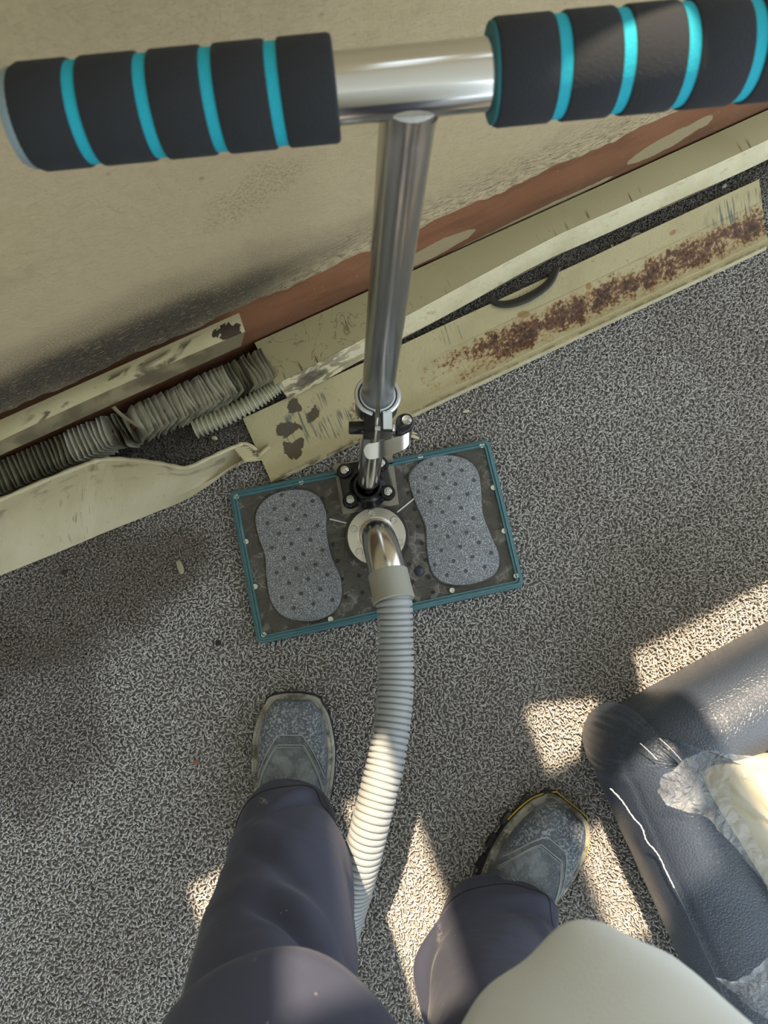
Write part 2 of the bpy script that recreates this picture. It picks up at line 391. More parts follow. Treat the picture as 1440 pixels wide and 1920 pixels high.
# light openings: floor points on the sill line carried back along the sun to the wall
SILL = 1.08; HEAD = 1.93
def floor_to_wall_u(px, py):
    p = at(px, py)[:2]; d = SD[:2]/np.linalg.norm(SD[:2]); t = (WO-WN@p)/(-(WN@d)); q = p-d*t; return float(WT@q)
def sill_y(x): return 1240-.47*(x-1165)
LIT = [(345, 470), (640, 748), (980, 1100), (1165, 1700)]
opens = [(floor_to_wall_u(a, sill_y(a)), floor_to_wall_u(b, sill_y(b))) for a, b in LIT]
p = at(1165, 1240)[:2]; dd = SD[:2]/np.linalg.norm(SD[:2]); tt_ = (WO-WN@p)/(-(WN@dd)); SILL = float(tt_*math.tan(SUN_EL))-.008
print('opens', opens, 'sill', SILL)
mb = MB(); fr = lambda u, v, z: W(u, v, z)
U0, U1 = -1.35, 2.4
mb.box(fr, (U0, -.14, 0), (U1, 0, 1.0))
wf = obj('wall_front', mb, m_band, smooth=False)
# uv for the band
me = wf.data; L = me.uv_layers.new(name='UVMap'); og = ORG['wall_front']
for lp in me.loops:
    q = np.array(me.vertices[lp.vertex_index].co)+og; L.data[lp.index].uv = (float(WT@q[:2]), float(q[2]))
tag(wf, kind='structure'); plaster.parent = wf; plaster.location = tuple(ORG['plaster']-ORG['wall_front'])
# upper wall round the openings
mb = MB(); TH = .03
xs = [U0]+[x for ab in opens for x in ab]+[U1]
for i in range(0, len(xs), 2): mb.box(fr, (xs[i], -TH, 1.0), (xs[i+1], WB, 2.45))
for (a, b) in opens:
    mb.box(fr, (a, -TH, 1.0), (b, WB, SILL)); mb.box(fr, (a, -TH, HEAD), (b, WB, 2.45))
o = obj('upper_wall', mb, m_plaster, wf, smooth=False)
m_glass = Mat('window_glass', 'ffffff', .0); m_glass.set('Alpha', .06)
for i, (a, b) in enumerate(opens):
    e = bpy.data.objects.new('window_%d' % (i+1), None); C.objects.link(e); l = W((a+b)/2, 0, SILL); e.location = tuple(l); ORG[e.name] = l; tag(e, kind='structure')
    mb = MB(); mb.box(fr, (a, -.018, SILL), (b, -.014, HEAD)); obj('pane', mb, m_glass, e, smooth=False)
    mb = MB()
    for lo_, hi_ in (((a-.02, -.04, HEAD), (b+.02, -.031, HEAD+.03)), ((a-.02, -.04, SILL-.03), (b+.02, -.031, SILL)), ((a-.02, -.04, SILL), (a, -.031, HEAD)), ((b, -.04, SILL), (b+.02, -.031, HEAD))):
        mb.box(fr, lo_, hi_)
    obj('window_frame', mb, m_paint, e, smooth=False)
    if i == 2:
        mb = MB(); mb.box(fr, (a, -.036, SILL+.235), (b, -.0, SILL+.36)); obj('added_shade_bar', mb, m_paint, e, smooth=False)  # unseen bar, added to interrupt the sun coming through this opening
mb = MB(); mb.box(fr, (U0, -.14, 2.45), (U1, 2.6, 2.53)); tag(obj('ceiling', mb, m_ceil, smooth=False), kind='structure')
mb = MB(); mb.box(fr, (U0-.1, -.14, 0), (U0, 2.6, 2.45)); tag(obj('wall_left', mb, m_ceil, smooth=False), kind='structure')

# ------------------------------------------------------------------ carpet pile
def carpet(name, n_cell):
    xs = np.arange(-1.05, 1.25, n_cell); ys = np.arange(-.85, 1.32, n_cell)
    gx, gy = np.meshgrid(xs, ys); gx = gx.ravel()+rng.uniform(-.5, .5, gx.size)*n_cell*1.2; gy = gy.ravel()+rng.uniform(-.5, .5, gy.size)*n_cell*1.2
    # keep what the camera could see (with a margin), in front of the wall
    v = WO-(WN[0]*gx+WN[1]*gy)
    c = RM.T@np.stack([gx, gy, np.full(gx.size, -HC)]); px = 720-F*c[0]/c[2]*-1*-1; px = 720+F*c[0]/-c[2]; py = 960-F*c[1]/-c[2]
    k = (v > .004) & (px > -90) & (px < 1530) & (py > -60) & (py < 2020)
    gx = gx[k]; gy = gy[k]; n = gx.size
    ang = 3.2*np.sin(gx*31+2*np.sin(gy*23))+2.6*np.cos(gy*37+1.7*np.sin(gx*29))+rng.normal(0, 1.1, n)
    ln = rng.uniform(.0055, .0105, n); hz = rng.uniform(.0070, .0092, n)*(1+.12*np.sin(gx*60)*np.sin(gy*52)); bend = rng.normal(0, .55, n)
    T = np.array([0, .28, .62, 1.0]); Zf = np.array([.0, .85, 1.0, .62])
    K = 4; Sg = 3
    a = ang[:, None]+bend[:, None]*(T[None]-.5)*2
    cx = np.cumsum(np.concatenate([np.zeros((n, 1)), np.cos(a[:, 1:])*np.diff(T)[None]*ln[:, None]], 1), 1)+gx[:, None]-np.cos(ang)[:, None]*ln[:, None]*.4
    cy = np.cumsum(np.concatenate([np.zeros((n, 1)), np.sin(a[:, 1:])*np.diff(T)[None]*ln[:, None]], 1), 1)+gy[:, None]-np.sin(ang)[:, None]*ln[:, None]*.4
    cz = Zf[None]*hz[:, None]
    rad = rng.uniform(.0010, .0015, n)[:, None]*np.array([.9, 1.0, 1.0, .55])[None]
    V = np.zeros((n, K, Sg, 3), np.float32)
    for s_ in range(Sg):
        th = 2*PI*s_/Sg+PI/2
        V[:, :, s_, 0] = cx-np.sin(a)*rad*math.cos(th)*1.2; V[:, :, s_, 1] = cy+np.cos(a)*rad*math.cos(th)*1.2; V[:, :, s_, 2] = cz+rad*math.sin(th)
    fb = []
    for r in range(K-1):
        for s_ in range(Sg):
            t_ = (s_+1) % Sg; fb.append([r*Sg+s_, r*Sg+t_, (r+1)*Sg+t_, (r+1)*Sg+s_])
    fb = np.array(fb); Fc = (fb[None]+(np.arange(n)*K*Sg)[:, None, None]).reshape(-1, 4)
    me = bpy.data.meshes.new(name); nv = n*K*Sg; nf = len(Fc)
    me.vertices.add(nv); me.vertices.foreach_set('co', V.reshape(-1))
    me.loops.add(nf*4); me.loops.foreach_set('vertex_index', Fc.reshape(-1).astype(np.int32))
    me.polygons.add(nf); me.polygons.foreach_set('loop_start', np.arange(nf, dtype=np.int32)*4); me.polygons.foreach_set('loop_total', np.full(nf, 4, np.int32))
    me.polygons.foreach_set('use_smooth', np.ones(nf, bool))
    me.update(calc_edges=True)
    at_ = me.attributes.new('tint', 'FLOAT', 'POINT'); at_.data.foreach_set('value', np.repeat(np.clip(rng.normal(.5, .22, n), 0, 1), K*Sg).astype(np.float32))
    m = Mat('carpet_yarn', 'b2b0ae', .9); t_, _c = m.attr('tint')
    m.mix(t_.ss(.1, .9), 'd8d6d4')
    m.mix(m.noise(3.2, 3).ss(.42, .68)*.3, '9a8d80')
    X, Y, _ = m.xyz(); wd = (X*float(WN[0])+Y*float(WN[1]))
    m.mix(wd.ss(.12, .42)*.4, '6b6259'); near_wall = wd.ss(.30, .44); m.mix(near_wall*.8, '3b342b')          # darker and browner towards the wall
    stn = m.ell(X, Y, -.46, .04, .22, .10, .5, (m.noise(9, 4)-.5)*2.4, .7); m.mix(stn*.65, '5f4c3b')
    stn = m.ell(X, Y, -.50, -.15, .10, .14, .2, (m.noise(9, 4)-.5)*2.4, .7); m.mix(stn*.5, '62554a')
    me.materials.append(m.m)
    o = bpy.data.objects.new(name, me); C.objects.link(o)
    tag(o, 'brown grey textured carpet pile covering the whole floor', 'carpet', kind='stuff'); print('tufts', n)
    return o
carpet('carpet_pile', .0043)

# ------------------------------------------------------------------ heater pieces
def sheet(name, poly, us, mat, parent=None, th=.0016, wob=.0, nu=60, ends=(0, 0), uv0=0.):
    """a folded metal strip: cross-section poly [(v,z)..] swept along u; uv = (u, distance across)"""
    mb = MB(); P = np.array(poly, float); seg = np.r_[0, np.cumsum(np.linalg.norm(np.diff(P, axis=0), axis=1))]
    Q = []; D = []
    for i in range(len(P)-1):
        m_ = max(2, int((seg[i+1]-seg[i])/.012)+1)
        for k in range(m_): Q.append(P[i]+(P[i+1]-P[i])*k/m_); D.append(seg[i]+(seg[i+1]-seg[i])*k/m_)
    Q.append(P[-1]); D.append(seg[-1]); Q = np.array(Q); D = np.array(D)
    T = np.gradient(Q, axis=0); T /= np.linalg.norm(T, axis=1)[:, None]; Nn = np.stack([T[:, 1], -T[:, 0]], 1)
    u0, u1 = us; nv = len(Q)
    for side in (0, 1):
        def fn(a, b, side=side):
            j = min(int(round(b*(nv-1))), nv-1); f = D[j]/D[-1]
            u = (u0+ends[0]*f)+((u1+ends[1]*f)-(u0+ends[0]*f))*a
            wz = wob*(math.sin(u*13+f*2)+.5*math.sin(u*31+1))
            q = Q[j]-Nn[j]*th*side
            return W(u, q[0]+wz*.6, q[1]+wz*.5)
        mb.grid(fn, nu, nv, lambda a, b: (u0+(u1-u0)*a+ends[0]*b*(1-a), D[min(int(round(b*(nv-1))), nv-1)]))
    n0 = nu*nv; f = []
    for i in range(nu-1):
        for r in (0, (nv-1)*nu): f.append((r+i, r+i+1, n0+r+i+1, n0+r+i))
    for j in range(nv-1):
        for c_ in (0, nu-1): f.append((j*nu+c_, (j+1)*nu+c_, n0+(j+1)*nu+c_, n0+j*nu+c_))
    mb.f += f
    return obj(name, mb, mat, parent, auto=28)

# rusted front cover lying on the carpet
t = thing('heater_front_cover', 'cream metal heater cover with a long rust patch lying flat on the carpet', 'heater cover', W(.46, .16, 0))
o = sheet('face', [(.100, .017), (.190, .0135), (.217, .020)], (-.032, .985), m_rust, t, nu=90, ends=(-.003, -.05), wob=.0006)
o = sheet('folded_edge', [(.217, .020), (.220, .012), (.214, .0105)], (-.036, .930), m_lip, t, nu=60)
mb = MB(); mb.tube([W(-.037, .170, .0195), W(-.012, .163, .0205)], .0042, 10); tag(obj('bracket_tab', mb, m_rust, t), 'small brown rusted tab')

# fallen back panel: flat face and bright bent lip
t = thing('heater_back_panel', 'fallen cream metal heater panel with a bright bent lip against the brown wall strip', 'heater panel', W(.6, .05, 0))
def lipline(u): return .083-.030*min(1, max(0, (u-.04))/.55)+.0015*math.sin(u*9)
def swept(name, f0, f1, us, mat, parent, nu=80, nv=9, th=.0015, d0=0., bow=0., ends=(0, 0), rev=False):
    mb = MB(); u0, u1 = us
    for side in (0, 1):
        def fn(a, b, side=side):
            u = u0+(u1-u0)*a+(ends[0]*(1-a)+ends[1]*a)*b; A = np.array(f0(u)); B = np.array(f1(u)); q = A+(B-A)*b
            n_ = np.array([-(B-A)[1], (B-A)[0]]); n_ = n_/np.linalg.norm(n_)
            if n_[1] < 0: n_ = -n_
            q = q+n_*(bow*math.sin(PI*b)-th*side); return W(u, q[0], q[1])
        def uvf(a, b):
            u = u0+(u1-u0)*a; A = np.array(f0(u)); B = np.array(f1(u)); return (u, (np.linalg.norm(B-A)*(1-b) if rev else d0+np.linalg.norm(B-A)*b))
        mb.grid(fn, nu, nv, uvf)
    n0 = nu*nv
    for i in range(nu-1):
        for r in (0, (nv-1)*nu): mb.f.append((r+i, r+i+1, n0+r+i+1, n0+r+i))
    for j in range(nv-1):
        for c_ in (0, nu-1): mb.f.append((j*nu+c_, (j+1)*nu+c_, n0+(j+1)*nu+c_, n0+j*nu+c_))
    return obj(name, mb, mat, parent, auto=30)
swept('face', lambda u: (.004, .056), lambda u: (lipline(u), .054), (.040, 1.22), m_face, t, bow=.001, rev=True)
swept('lip', lambda u: (lipline(u), .0545), lambda u: (lipline(u)+.021+.003*math.sin(u*21)*.4, .024), (.044, 1.22), m_lip, t, nu=140, bow=.002, ends=(.006, 0))
swept('turned_flange', lambda u: (lipline(u)+.021, .0235), lambda u: (lipline(u)+.012, .019), (.19, 1.22), m_raildark, t, nu=100, nv=3)

# the hood still fixed to the wall on the left
t = thing('heater_hood', 'chipped cream heater hood still fixed under the plaster on the left', 'heater', W(-.4, .02, .14))
swept('hood_top', lambda u: (.0135, .198), lambda u: (.042+.003*math.sin(u*8), .197), (-.80, .034), m_rail, t, nu=120, bow=.002, ends=(0, -.004))
swept('hood_front', lambda u: (.042+.003*math.sin(u*8), .1965), lambda u: (.047, .166), (-.80, .030), m_raildark, t, nu=100, ends=(0, -.014))
mb = MB(); mb.tube(bez([W(-.19, .050, .165), W(-.187, .060, .15), W(-.180, .070, .12), W(-.174, .078, .108)], 10), [.0035]*8+[.003, .002], 8, squash=.3); obj('hanging_strip', mb, m_raildark, t)

# finned heating element
t = thing('finned_heating_element', 'exposed heating element with crumpled aluminium fins behind the bent cover', 'heating element', W(-.3, .07, 0))
EA0, EA1 = np.array(W(-.62, .032, .046)), np.array(W(-.224, .040, .048))
EB0, EB1 = np.array(W(-.217, .046, .050)), np.array(W(.034, .048, .050))
mb = MB(); mb.tube([EA0, EA1, EB0, EB1, W(.044, .048, .050)], .0060, 14); obj('pipe', mb, m_copper, t)
def fin_mb(hw, hh, seed, crumple):
    r = random.Random(seed); mb = MB(); n = 6
    ph = r.uniform(0, 6); ph2 = r.uniform(0, 6)
    def g(a, b, s_=0):
        x = (a-.5)*2*hw; z = (b-.5)*2*hh
        c = max(abs(x)/hw, abs(z)/hh); y = crumple*(math.sin(a*5+ph)*math.cos(b*4+ph2)+.7*(b-.5)*math.sin(ph))*(.35+c)
        if b > .9: y += .0016
        return np.array([y, x*(1-.06*(b > .9)), z-.0*s_])
    mb.grid(lambda a, b: g(a, b), n, n); mb.grid(lambda a, b: g(a, b)+np.array([.0005, 0, 0]), n, n)
    return mb
protos = []
for k in range(6):
    protos.append([obj('fin', fin_mb(.027 if k < 3 else .0285, .022, k, (.0008, .0012, .002, .0015, .0028, .0034)[k]), [m_aludark, m_aludark, m_alu, m_alu, m_alu, m_mangle][k], t, origin=(0, 0, 0)), False])
torig = ORG[t.name]
def put_fin(k, pos, rz, ry, sc=1.):
    pr = protos[k]
    if not pr[1]: o = pr[0]; pr[1] = True
    else: o = pr[0].copy(); C.objects.link(o); o.parent = t
    o.location = tuple(np.array(pos)-torig); o.rotation_euler = (0, ry, rz); o.scale = (1, sc, sc)
nA = 52
for i in range(nA):
    f = i/(nA-1); p_ = EA0+(EA1-EA0)*f
    k = 0 if f < .35 or .55 < f < .75 else (1 if f < .85 else 2)
    if f > .83: k = random.choice([2, 3])
    put_fin(k, p_+np.array([0, 0, random.uniform(-.001, .001)]), WANG+random.uniform(-.06, .06), -.62+random.uniform(-.08, .08))
nBf = 40
for i in range(nBf):
    f = i/(nBf-1); p_ = EB0+(EB1-EB0)*f
    k = random.choice([3, 4, 4]) if .08 < f < .72 else random.choice([0, 1, 5])
    if f > .86: k = 5
    put_fin(k, p_+np.array([0, 0, random.uniform(-.0015, .0015)]), WANG+random.uniform(-.1, .1)+.05, (.62 if f > .1 else -.3)+random.uniform(-.14, .14))
# crumpled second row beside it
mb = MB(); path = bez([W(-.11, .084, .028), W(-.05, .088, .032), W(.01, .086, .038), W(.052, .080, .042)], 90)
rad = [(.019 if i % 4 < 2 else .0145)*(1-.25*(i/90)) for i in range(90)]
mb.tube(path, rad, 14, squash=.8); obj('crumpled_fin_row', mb, m_mangle, t)

# the bent front cover on the left
t = thing('bent_heater_cover', 'long cream heater cover bent and torn at its right end', 'heater cover', W(-.4, .13, 0))
TOP = [(-260, 1040, .062), (-80, 968, .062), (0, 937, .062), (75, 905, .062), (150, 875, .062), (187, 863, .062), (232, 861, .062), (300, 869, .070), (349, 877, .070), (397, 857, .06), (440, 838, .042), (462, 833, .036), (486, 848, .030)]
BOT = [(-260, 1185, .012), (-80, 1112, .012), (0, 1079, .012), (75, 1049, .012), (150, 1018, .012), (187, 1002, .012), (232, 984, .012), (300, 957, .013), (349, 936, .014), (397, 906, .016), (430, 882, .018), (450, 872, .02), (484, 854, .026)]
A = bez([at(*q) for q in TOP], 120); B = bez([at(*q) for q in BOT], 120)
def bend(i, b):
    f = i/119; p_ = A[i]+(B[i]-A[i])*b
    tw = math.exp(-((f-.80)/.12)**2)
    z = .012*math.sin(PI*b)*(1-tw*1.0) - .040*tw*math.sin(PI*min(1, b*1.25))*(1-b*.3)
    z += .006*math.sin(PI*b*2)*tw+.0012*math.sin(f*40)*math.sin(PI*b)
    lim = max(.011, p_[2]+z); return np.array([p_[0], p_[1], lim])
mb = MB(); NV = 22
mb.grid(lambda a, b: bend(int(round(a*119)), b), 120, NV, lambda a, b: (a*.9, b*.12))
mb.grid(lambda a, b: bend(int(round(a*119)), b)-np.array([0, 0, .0015]), 120, NV, lambda a, b: (a*.9, b*.12))
m_bent = cream('dusty_cream_enamel', 'b3aa8c'); X, Y, _ = m_bent.xyz()
m_bent.mix(m_bent.noise(30, 5, scale=(.5, 2, 1)).ss(.52, .64)*Y.ss(.05, .01)*.6, '5c5139')
m_bent.mix(X.ss(.72, .82)*m_bent.noise(35, 5, .5).ss(.44, .58)*.55, '5a4a37').mix(X.ss(.86, .9)*m_bent.noise(60, 5).ss(.4, .55)*.7, '40301f')
m_bent.mix(m_bent.noise(1, 3, scale=(170, 30, 1)).ss(.6, .68)*m_bent.ell(X, Y, .30, .075, .05, .04, 0, None, .4)*.6, '5b5444')
m_bent.bump(m_bent.noise(50, 4), .0012)
obj('face', mb, m_bent, t)
mb = MB(); mb.tube([A[i]+np.array([0, 0, .001]) for i in range(0, 118)], [.0034+.0008*math.sin(i*.9)*math.sin(i*.23) for i in range(118)], 8); obj('rolled_edge', mb, m_lip, t)
mb = MB(); mb.tube([bend(int(119*.42), .55)+np.array([0, 0, .001]), bend(int(119*.425), .62)+np.array([0, 0, .001])], .001, 6)
# torn splinters at the end
mb = MB()
for k in range(7):
    p0 = at(440+k*3, 842+k*3.5, .04-.001*k); q0 = at(468+k*3.5+random.uniform(0, 10), 838+k*4, .036-.002*k)
    mb.tube([p0, (p0+q0)/2+np.array([0, 0, .002]), q0], [.0035, .003, .0006], 6)
obj('torn_end', mb, m_rust, t)

# ------------------------------------------------------------------ small litter in the gap and on the carpet
def litter(name, pts, r, mat, label, cat, squash=.5, seg=7, n=8):
    mb = MB(); P = bez([at(*q) for q in pts], n); rr = [r*(.55+.45*math.sin(PI*(i+.6)/n)) for i in range(n)]
    mb.tube(P, rr, seg, squash=squash); return tag(obj(name, mb, mat), label, cat)
m_wood = Mat('pale_splinter', 'cfc39c', .7); m_bit = Mat('cream_chip', 'c6c0a6', .7); m_orange = Mat('orange_brown_splinter', '8a5a35', .7); m_dk = Mat('dark_bit', '2c2722', .8)
litter('wood_splinter', [(748, 811, .013), (765, 815, .014), (786, 822, .013)], .0032, m_wood, 'pale wood splinter on the carpet just above the teal frame', 'splinter')
litter('straw_fibre', [(752, 809, .014), (768, 811, .017), (782, 813, .015)], .0014, m_wood, 'thin pale fibre lying against the pale wood splinter', 'fibre')
litter('paint_chip', [(868, 772, .012), (880, 770, .013)], .0028, m_bit, 'white chip on the carpet below the rusted cover', 'chip')
litter('paint_chip', [(333, 1052, .012), (338, 1064, .013), (341, 1076, .012)], .005, Mat('beige_flake', '9a937d', .8), 'beige flake on the carpet below the bent cover', 'chip', .35)
litter('dark_crumb', [(404, 1206, .012), (414, 1205, .013)], .0045, m_dk, 'dark crumb on the carpet left of the teal frame', 'crumb')
litter('dark_crumb', [(116, 1073, .012), (124, 1073, .013)], .004, m_dk, 'dark speck on the stained carpet far left', 'crumb')
litter('brown_chip', [(363, 1427, .013), (371, 1432, .014)], .0036, Mat('brown_chip', '96654a', .7), 'tiny brown chip on the carpet left of the square toed boot', 'chip')
litter('orange_splinter', [(1356, 394, .012), (1370, 386, .014), (1386, 375, .013)], .0024, m_orange, 'orange brown splinter in the dark gap behind the rusted cover', 'splinter')
litter('paint_chip', [(1254, 670-4, .012), (1258, 669, .013)], .0022, m_bit, 'tiny white speck on the carpet right of the rusted cover', 'chip')
litter('plastic_sliver', [(1354, 352, .012), (1362, 346, .014)], .003, Mat('grey_sliver', '85847a', .6), 'grey sliver under the lip at upper right', 'sliver')
litter('plaster_crumb', [(398, 820, .012), (406, 823, .015)], .0045, m_bit, 'plaster crumb on dark carpet between element and bent cover', 'crumb', .8)
litter('plastic_sliver', [(1146, 459, .012), (1152, 469, .013)], .0016, m_bit, 'thin white sliver in the gap left of the round cap', 'sliver')
# round plastic cap
cp = at(1195, 452, .010); mb = MB()
prof = [(0, .0040), (.007, .0040), (.0095, .0030), (.0110, .0048), (.0135, .0050), (.0148, .0035), (.0150, 0)]
def lathe(mb, c, prof, seg=28, fr_=None):
    P = []; 
    for (r, z) in prof:
        for k in range(seg):
            a = 2*PI*k/seg; q = np.array([max(r, 1e-5)*math.cos(a), max(r, 1e-5)*math.sin(a), z]); P.append((fr_(q) if fr_ else c+q))
    fs = []
    for i in range(len(prof)-1):
        for k in range(seg): j = (k+1) % seg; fs.append((i*seg+k, i*seg+j, (i+1)*seg+j, (i+1)*seg+k))
    mb.add(P, fs); return mb
lathe(mb, cp, prof); tag(obj('bottle_cap', mb, Mat('frosted_plastic', '77746a', .4)), 'round frosted plastic cap in the dark gap', 'cap')
# dark clip bracket in the gap
mb = MB(); P = bez([at(920, 560, .02), at(935, 570, .022), at(965, 568, .024), at(1000, 553, .024), at(1030, 530, .025), at(1045, 500, .022)], 24)
mb.tube(P, [.009-.003*abs(i/12-1) for i in range(24)], 10, squash=.35)
tag(obj('metal_clip', mb, Mat('dull_grey_clip', '35352f', .4, .3)), 'dark curved metal clip poking out under the lip', 'clip')

# ------------------------------------------------------------------ the extraction tool
TA = math.radians(11.9); ta = np.array([math.cos(TA), math.sin(TA)]); tb = np.array([-math.sin(TA), math.cos(TA)])
cor = [at(*q, .02) for q in ((427, 922), (918, 822), (984, 1098), (484, 1211))]
TC = np.mean(cor, axis=0)[:2]; TL, TW = .4425, .2535
def T(a, b, z): q = TC+ta*a+tb*b; return np.array([q[0], q[1], z])
def TI(x, y, z): q = at(x, y, z)[:2]-TC; return float(ta@q), float(tb@q)
tool = thing('carpet_extraction_tool', 'ride-on carpet extraction tool with teal frame, foot pads and chrome pole', 'cleaning tool', T(0, 0, .008))
def rrect(hx, hy, r, n=6):
    P = []
    for (cx, cy, a0) in ((hx-r, hy-r, 0), (-hx+r, hy-r, 90), (-hx+r, -hy+r, 180), (hx-r, -hy+r, 270)):
        for k in range(n+1): a = math.radians(a0+90*k/n); P.append((cx+r*math.cos(a), cy+r*math.sin(a)))
    return P
# stepped rim: loops of rounded rectangles with two ridges
mb = MB(); HX, HY = TL/2, TW/2
prof = [(0, .008), (0, .017), (.0012, .0195), (.004, .0198), (.0048, .0225), (.0055, .0262), (.0078, .0266), (.0085, .0235), (.0098, .0235), (.0105, .0262), (.0125, .0262), (.0135, .0215), (.0135, .010)]
P = []; n_ = 28
for (ins, z) in prof:
    for (x, y) in rrect(HX-ins, HY-ins, max(.011-ins*.55, .003)): P.append(T(x, y, z))
fs = []
for i in range(len(prof)-1):
    for k in range(n_): j = (k+1) % n_; fs.append((i*n_+k, i*n_+j, (i+1)*n_+j, (i+1)*n_+k))
mb.add(P, fs); obj('frame', mb, m_teal, tool, auto=25)
# clear plate
mb = MB(); mb.prism(T, rrect(HX-.0133, HY-.0133, .004), .0175, .0215); obj('clear_plate', mb, m_clear, tool, smooth=False)
mb = MB(); mb.prism(T, rrect(HX-.0133, HY-.0133, .004), .0085, .0105); tag(obj('bottom_plate', mb, Mat('murky_plastic', '48443d', .5), tool, smooth=False), 'murky plastic underside')
# raised centre wedge ridges of the plate
m_rib = Mat('pale_rib', 'dfe2e2', .15)
for (a, b) in (((618, 973), (650, 981)), ((744, 961), (776, 935))):
    mb = MB(); mb.tube([at(*a, .0225), at(*b, .0225)], .0011, 6); obj('bright_rib', mb, m_rib, tool)
# foot pads
def smooth_poly(pts, n=72):
    P = [np.array(p) for p in pts]; m = len(P); out = []
    for i in range(n):
        t_ = i/n*m; k = int(t_); t_ -= k; a, b, c, d = P[(k-1) % m], P[k % m], P[(k+1) % m], P[(k+2) % m]
        out.append(.5*((2*b)+(c-a)*t_+(2*a-5*b+4*c-d)*t_*t_+(3*b-a-3*c+d)*t_**3))
    return [tuple(p) for p in out]
PADL = [(497, 936), (527, 921), (567, 918), (596, 930), (611, 960), (612, 1000), (622, 1045), (638, 1082), (640, 1120), (625, 1148), (594, 1163), (556, 1163), (526, 1152), (506, 1122), (499, 1078), (496, 1040), (484, 1005), (479, 965)]
PADR = [(766, 897), (780, 872), (808, 856), (842, 853), (876, 862), (895, 882), (902, 915), (905, 960), (919, 1000), (934, 1035), (935, 1063), (920, 1082), (890, 1094), (858, 1097), (826, 1090), (808, 1068), (800, 1030), (797, 985), (780, 945)]
for pts in (PADL, PADR):
    pl = smooth_poly([TI(x, y, .0245) for x, y in pts])
    mb = MB(); cx_ = np.mean(np.array(pl), axis=0)
    mb.prism(T, [tuple(np.array(q)+(np.array(q)-cx_)*.035) for q in pl], .0213, .0229, .0008); o1 = obj('pad_tray', mb, m_smoke, tool)
    mb = MB(); mb.prism(T, pl, .0215, .0252, .002); pd = obj('foot_pad', mb, m_pad, tool)
    A_ = np.array(pl); hs = MB()                              # dimples
    def inside(p_):
        c_ = False; j = len(A_)-1
        for i in range(len(A_)):
            if (A_[i][1] > p_[1]) != (A_[j][1] > p_[1]) and p_[0] < (A_[j][0]-A_[i][0])*(p_[1]-A_[i][1])/(A_[j][1]-A_[i][1])+A_[i][0]: c_ = not c_
            j = i
        return c_
    for i in range(-12, 13):
        for j in range(-6, 7):
            a, b = i*.0315+(.0157 if j % 2 else 0)+.005, j*.0205
            if inside((a*1.0, b)) and all(inside((a+dx, b+dy)) for dx, dy in ((.006, 0), (-.006, 0), (0, .006), (0, -.006))):
                c_ = T(a, b, .0253); lathe(hs, c_, [(0, 0), (.0026, .0), (.0034, .0001)], 10)
    o2 = obj('dimples', hs, Mat('dimple', '4b4e52', .7), pd)
# dark suction holes seen through the plate
hs = MB()
for (x, y) in ((604, 935), (612, 960), (624, 1021), (633, 1052), (641, 1086), (673, 1079), (680, 1111), (648, 1119), (760, 894), (765, 924), (777, 955), (784, 987), (791, 1019), (798, 1050), (767, 1058), (774, 1091), (804, 1083), (733, 905), (707, 1116), (672, 1050), (762, 1025), (607, 1100), (800, 905), (812, 1110)):
    lathe(hs, at(x, y, .0219), [(0, 0), (.0034, 0), (.0036, -.0002)], 12)
tag(obj('suction_holes', hs, m_hole, tool), kind='stuff')
mb = MB(); lathe(mb, at(786, 1071, .0218), [(0, .004), (.004, .0038), (.0075, .0018), (.0085, 0)], 18); tag(obj('plug', mb, Mat('dark_violet_plug', '34323e', .4), tool), 'dark round plug')
# rim screws
for i, (x, y) in enumerate(((444, 932), (565, 905), (788, 858), (903, 836), (924, 915), (944, 996), (967, 1080), (847, 1107), (620, 1161), (495, 1190), (479, 1100), (462, 1016))):
    if i == 0:
        c0 = at(x, y, .0215); mb = MB(); lathe(mb, c0, [(0, .0030), (.0018, .0030), (.0024, .0040), (.0042, .0040), (.0050, .0026), (.0052, 0)], 12)
        sc0 = obj('screw', mb, m_screw, tool, origin=c0)
    else: copy_part(sc0, tool, at(x, y, .0215)-ORG[tool.name])
# steel flange
fc = at(706, 1005, .03)
mb = MB(); lathe(mb, fc*[1, 1, 0]+[0, 0, .0215], [(0.03, 0), (.0535, 0), (.0535, .0045), (.052, .0058), (.046, .0058)], 48); obj('gasket_ring', mb, m_smoke, tool)
mb = MB(); lathe(mb, fc*[1, 1, 0]+[0, 0, .0215], [(0.02, .004), (.0475, .004), (.0475, .0083), (.0468, .009), (.032, .009), (.0315, .013), (.0285, .0135)], 56)
fl = obj('steel_flange', mb, m_steel, tool)
for k, a in enumerate((103, 43, 163, 223, 343, 283)):
    q = fc*[1, 1, 0]+[.0385*math.cos(math.radians(a)), .0385*math.sin(math.radians(a)), .0305]
    if k == 0:
        mb = MB(); lathe(mb, q, [(0, .0036), (.0022, .0036), (.0028, .0050), (.0052, .0050), (.0062, .0040), (.0062, 0)], 6); b0 = obj('bolt', mb, m_screw, tool, auto=20, origin=q)
    else: copy_part(b0, tool, q-ORG[tool.name], (0, 0, k*.7))
# elbow
c1 = fc*[1, 1, 0]; end = at(728, 1078, .118); dirn = at(738, 1124, .126)-end; dirn /= np.linalg.norm(dirn)
ct_ = c1+(end-c1)*[.05, .05, 0]; ct_[2] = .112; c0_ = c1+[0, 0, -c1[2]+.03]
path = [c0_*(1-t_)**2+ct_*2*t_*(1-t_)+end*t_*t_ for t_ in np.linspace(0, 1, 40)]
mb = MB(); mb.tube(path, .0275, 40, cap=False); obj('elbow_pipe', mb, m_steel, tool)

